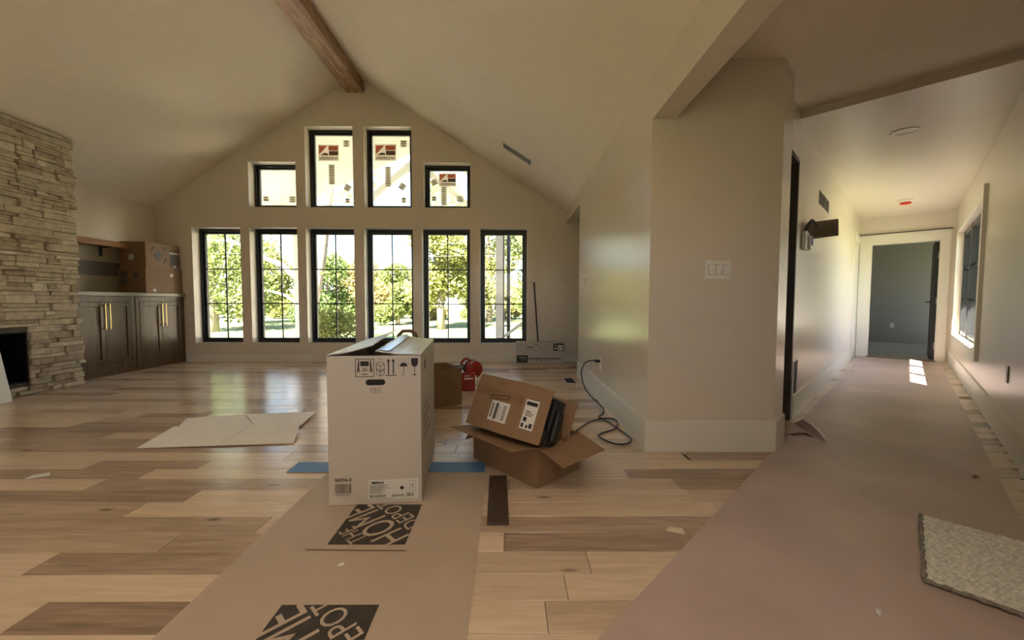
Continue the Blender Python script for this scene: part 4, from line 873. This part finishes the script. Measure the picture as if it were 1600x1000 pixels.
# ------------------------------------------------------------------ outside: lawn, porch, trees
GZ = -.62
struct('ground', MB().prism([(-90, 6.7), (60, 6.7), (60, 120), (-90, 120)], lambda u, v, t: (u, v, t), GZ-.2, GZ), 'lawn')
M('bounce_slab', (.80, .75, .66), .9, var=.08)
tag(MB().box(-7.5, 2.2, 6.7, 13.9, GZ-.02, GZ+.03).build('bounce_slab', 'bounce_slab'), kind='structure')  # unseen pale slab added to bounce sunlight up into the room
struct('ground_side', MB().prism([(2.2, -60), (90, -60), (90, 6.7), (12, 6.7), (3.5, .2), (2.2, -1)], lambda u, v, t: (u, v, t), GZ-.25, GZ-.05).box(-90, -5.9, -60, 6.7, GZ-.25, GZ-.05).box(-5.9, 2.2, -60, -5.3, GZ-.25, GZ-.05), 'lawn')
pr = empty('porch_roof', (-2.3, 9.2, GZ), label='open gabled porch roof with cream ceiling outside the tall windows', cat='porch roof')
o_ = Vector(pr.location); PRX, PRZ, EL, ER, ZL, ZR = -2.15, 4.50, -6.1, .9, 2.75, 3.05; PY = 9.2
def rel(*p): return (p[0]-o_.x, p[1]-o_.y, p[2]-o_.z)
MB().hexa([rel(*p) for p in ((EL, 6.62, ZL), (PRX, 6.62, PRZ), (PRX, PY+.3, PRZ), (EL, PY+.3, ZL), (EL, 6.62, ZL+.15), (PRX, 6.62, PRZ+.15), (PRX, PY+.3, PRZ+.15), (EL, PY+.3, ZL+.15))]).build('ceiling_slope', 'porchwood', pr)
MB().hexa([rel(*p) for p in ((PRX, 6.62, PRZ), (ER, 6.62, ZR), (ER, PY+.3, ZR), (PRX, PY+.3, PRZ), (PRX, 6.62, PRZ+.15), (ER, 6.62, ZR+.15), (ER, PY+.3, ZR+.15), (PRX, PY+.3, PRZ+.15))]).build('ceiling_slope', 'porchwood', pr)
MB().box(-5.9-o_.x, .4-o_.x, -.1, .1, 2.77-o_.z, 3.06-o_.z).build('tie_beam', 'porchwhite', pr)
MB().box(PRX-.09-o_.x, PRX+.09-o_.x, -.09, .09, 3.06-o_.z, 4.47-o_.z).build('king_post', 'porchwhite', pr)
for s in (-1, 1): MB().hexa([rel(*p) for p in ((PRX+s*.12, PY-.06, 3.95), (PRX+s*.12, PY+.06, 3.95), (PRX+s*1.25, PY+.06, 3.06), (PRX+s*1.25, PY-.06, 3.06), (PRX+s*.12, PY-.06, 4.15), (PRX+s*.12, PY+.06, 4.15), (PRX+s*1.42, PY+.06, 3.06), (PRX+s*1.42, PY-.06, 3.06))]).build('brace', 'porchwhite', pr)
for x in (-.215, -4.82): MB().box(x-.10-o_.x, x+.10-o_.x, -.10, .10, 0, 2.77-o_.z).build('post', 'porchwhite', pr)
ds = empty('downspout', (-.02, 9.3, GZ), label='thin black pipe standing beside the porch post', cat='pipe'); MB().tube([(0, 0, 0), (0, 0, 3.5)], .045, 10).build('pipe', 'black', ds)
for z in (1.0, 3.0): MB().box(-.15, .05, -.05, .05, z, z+.03).build('strap', 'black', ds)
hr_ = empty('stair_handrail', (.1, 8.8, GZ), label='grey sloping stair handrail outside the rightmost window', cat='handrail')
MB().hexa([(-.42, -.04, .62), (.95, -.04, 1.62), (.95, .04, 1.62), (-.42, .04, .62), (-.42, -.04, .70), (.95, -.04, 1.70), (.95, .04, 1.70), (-.42, .04, .70)]).build('rail', 'greymetal', hr_)
for x, z in ((-.36, .62), (.9, 1.58)): MB().box(x-.025, x+.025, -.025, .025, 0, z).build('post', 'black', hr_)
ev = empty('neighbor_eave', (2.1, 13.5, GZ), label='grey roof eave corner seen through the rightmost window', cat='roof')
MB().hexa([(-1.7, -.3, 3.85), (2, -.3, 3.85), (2, 2, 3.85), (-1.7, 2, 3.85), (-1.9, -.5, 4.05), (2, -.5, 4.05), (2, 2, 4.05), (-1.9, 2, 4.05)]).build('soffit', 'porchwood', ev)
MB().hexa([(-2.0, -.6, 4.05), (2, -.6, 4.05), (2, 2, 4.05), (-2.0, 2, 4.05), (-1.6, 0, 4.35), (2, 0, 4.35), (2, 2, 4.35), (-1.6, 2, 4.35)]).build('roof', 'roofing', ev)
MB().box(-1.2, 2, .2, 2, 0, 3.85).build('wall', 'porchwood', ev)
random.seed(12)
rk = []
while len(rk) < 18:
    s = random.uniform(.12, .34); x, y_ = random.uniform(-1.9, .55), random.uniform(11.2, 16.5); m = MB(); n = 9
    if any((x-a)**2+(y_-b)**2 < (1.25*(s+c))**2 for a, b, c in rk): continue
    rk.append((x, y_, s))
    m.lathe([(s*.7, 0), (s, s*.25), (s*.8, s*.5), (s*.3, s*.62)], n); m.v = [(a*random.uniform(.85, 1.15), b*random.uniform(.85, 1.15), c) for a, b, c in m.v]
    o = m.build('rock', 'rock'); o.location = (x, y_, GZ-.01); o.rotation_euler = (0, 0, random.uniform(0, 6)); tag(o, 'pale rough rock on the bank outside the rightmost window', 'rock', 'rocks outside the rightmost window')
def leaves(n, blobs, size, rnd):
    m = MB()
    tot = sum(b[3]**2 for b in blobs)
    for (bx_, by_, bz_, r, sq) in blobs:
        for _ in range(int(n*r*r/tot)):
            d = Vector((rnd.gauss(0, 1), rnd.gauss(0, 1), rnd.gauss(0, 1))).normalized(); q = r*(.55+.5*rnd.random()**.6)
            p = Vector((bx_+d.x*q, by_+d.y*q, bz_+d.z*q*sq)); a = Vector((rnd.gauss(0, 1), rnd.gauss(0, 1), rnd.gauss(0, .6))).normalized(); b = a.orthogonal().normalized(); b = (b*cos(rnd.uniform(0, 6))+a.cross(b)*sin(rnd.uniform(0, 6))); s = size*rnd.uniform(.6, 1.3)
            m.poly([p-a*s, p+b*s*.5, p+a*s, p-b*s*.5])
    return m
def tree(name, label, cat, x, y_, h, r, lm, n, size, seed, trunk_r=.16, nb=7, low=.25, group=None, zs=.8):
    rnd = random.Random(seed); t = empty(name, (x, y_, GZ), label=label, cat=cat, group=group); blobs = []; br_ = MB()
    if trunk_r: MB().tube([(0, 0, -.1), (rnd.uniform(-.1, .1), 0, h*.3), (rnd.uniform(-.25, .25), rnd.uniform(-.2, .2), h*.75)], [trunk_r, trunk_r*.8, trunk_r*.35], 8).build('trunk', 'barkgrey', t, smooth=True)
    for i in range(nb):
        a = 2*pi*i/nb+rnd.uniform(-.4, .4); q = r*rnd.uniform(.3, .68); zz = h*(low+(1-low)*rnd.uniform(.1, .8)); br = r*rnd.uniform(.38, .6)
        blobs.append((cos(a)*q, sin(a)*q, zz, br, zs)); br_.tube([(0, 0, h*.3), (cos(a)*q*.5, sin(a)*q*.5, (h*.3+zz)/2+.1), (cos(a)*q, sin(a)*q, zz)], [trunk_r*.5+.01, trunk_r*.3+.008, .01], 5)
    n = int(n*2.0); size *= .68; blobs.append((0, 0, h*.8, r*.55, zs)); blobs.append((0, 0, h*(low+.25), r*.6, zs))
    br_.build('branches', 'barkgrey', t); f = leaves(n, blobs, size, rnd).build('foliage', lm, t); f['kind'] = 'stuff'; return t
GT = 'trees beyond the lawn'
tree('tree', 'tall dense green tree filling the view of the window beside the cabinets', 'tree', -14.9, 20, 8.5, 3.3, 'leaf_green', 4600, .17, 1, .26, 9, .12)
tree('tree', 'light green tree left of the forked trunk beyond the lawn', 'tree', -17.2, 27.5, 5.8, 2.3, 'leaf_yellow', 3600, .18, 2, .2, 8, .1)
tree('tree', 'dark green rounded tree just right of the forked trunk', 'tree', -9.2, 20, 4.2, 1.6, 'leaf_dark', 3600, .14, 3, .14, 7, .1)
tree('tree', 'golden autumn tree behind the dark green rounded tree', 'tree', -11.2, 30.5, 5.0, 2.2, 'leaf_orange', 3600, .2, 4, .2, 7, .1)
tree('tree', 'low yellow tree in the middle of the far tree line', 'tree', -13.6, 41, 4.4, 2.8, 'leaf_yellow', 4000, .22, 6, .16, 7, .05)
tree('tree', 'pointed green tree rising above the middle of the far tree line', 'tree', -7.3, 26, 4.3, 1.4, 'leaf_green', 3400, .15, 7, .16, 7, .05)
tree('tree', 'tall yellow-green tree beyond the second window from the far right', 'tree', -3.8, 22, 8.8, 2.4, 'leaf_yellow', 6400, .17, 8, .24, 9, .08)
tree('tree', 'airy yellow-green tree behind the white porch post', 'tree', -1.5, 29.5, 10.5, 3.0, 'leaf_yellow', 5200, .19, 9, .26, 9, .05)
tree('tree', 'tall green tree right of the porch post near the roof eave', 'tree', 2.3, 21.5, 8.0, 2.5, 'leaf_green', 5600, .17, 10, .24, 9, .05)
tree('tree', 'small yellow-green tree low before the tall yellow one', 'tree', -6.6, 30.5, 4.6, 1.5, 'leaf_yellow', 3200, .17, 11, .16, 7, .05)
random.seed(44)
for i in range(13):
    x = -33+i*3.3+random.uniform(-.15, .15)
    _c = random.choice(('leaf_yellow', 'leaf_green', 'leaf_orange', 'leaf_green')); _n = {'leaf_yellow': 'yellow-green', 'leaf_green': 'green', 'leaf_orange': 'golden tan'}[_c]
    tree('hedge_bush', _n+' leafy bush in the hedgerow at the far edge of the lawn', 'bush', x, 35.0+random.uniform(-.4, .4), random.uniform(2.2, 2.9), random.uniform(1.35, 1.5), _c, 1700, .17, 100+i, .05, 5, .0, _n+' hedgerow bushes along the lawn', .9)
tree('shrub', 'round shrub close outside the third low window from the cabinets', 'bush', -4.95, 11.2, 1.25, .8, 'leaf_yellow', 2600, .075, 50, .03, 6, .0, None, .9)
# the big forked tree close to the house
bt = empty('forked_tree', (-6.55, 13, GZ), label='big pale tree trunk forking in two near the house', cat='tree')
MB().tube([(.02, 0, -.1), (-.02, 0, .3), (-.05, 0, 1.0), (.02, 0, 1.7), (.02, 0, 2.1)], [.42, .34, .29, .30, .26], 14).build('trunk', 'barkgrey', bt, smooth=True)
MB().tube([(-.08, 0, 1.3), (-.22, 0, 2.2), (-.42, .1, 3.4), (-.7, .2, 4.8), (-1.1, .3, 6.5)], [.2, .20, .19, .17, .12], 12).build('limb', 'barkgrey', bt, smooth=True)
MB().tube([(.06, 0, 1.4), (.22, 0, 2.2), (.42, -.1, 3.2), (.66, -.2, 4.6), (1.0, -.2, 6.5)], [.2, .22, .23, .21, .15], 12).build('limb', 'barkgrey', bt, smooth=True)
MB().tube([(-.2, 0, 2.1), (-.9, .1, 2.75), (-1.7, .2, 3.05), (-2.6, .3, 3.55), (-3.6, .3, 3.6)], [.10, .085, .07, .05, .02], 8).build('branch', 'barkgrey', bt, smooth=True)
MB().tube([(-.1, 0, 1.3), (-.8, .1, 1.75), (-1.5, .2, 1.95), (-2.6, .3, 1.5)], [.06, .045, .035, .015], 8).build('branch', 'barkgrey', bt, smooth=True)
MB().tube([(-1.7, .2, 3.05), (-2.0, .2, 2.5), (-2.2, .2, 1.9), (-3.0, .2, 1.5)], [.05, .04, .03, .015], 6).tube([(-2.6, .3, 3.55), (-2.9, .3, 2.9), (-3.2, .3, 2.0)], [.035, .025, .01], 6).build('branch', 'barkgrey', bt, smooth=True)
rnd = random.Random(77)
f = leaves(2600, [(-3.0, .4, 2.3, .8, .9), (-3.4, .4, 3.3, .7, .8), (-2.4, .4, 1.7, .6, .8), (-1.5, .3, 2.3, .45, .8), (-1.0, .5, 5.0, 1.2, .7), (.9, .3, 5.8, 1.4, .7), (.62, .1, 2.6, .35, .9), (-3.8, .4, 1.6, .6, .8)], .075, rnd).build('foliage', 'leaf_green', bt); f['kind'] = 'stuff'
# overhead wires far outside
pw = empty('power_line', (0, 15.2, 0), label='thin power lines crossing the sky beyond the windows', cat='wire')
for z in (2.62, 3.1): MB().tube([(-22, 0, z+.4), (-5, 0, z), (-.6, 0, z+.1)], .005, 5).build('wire', 'inkgrey', pw)
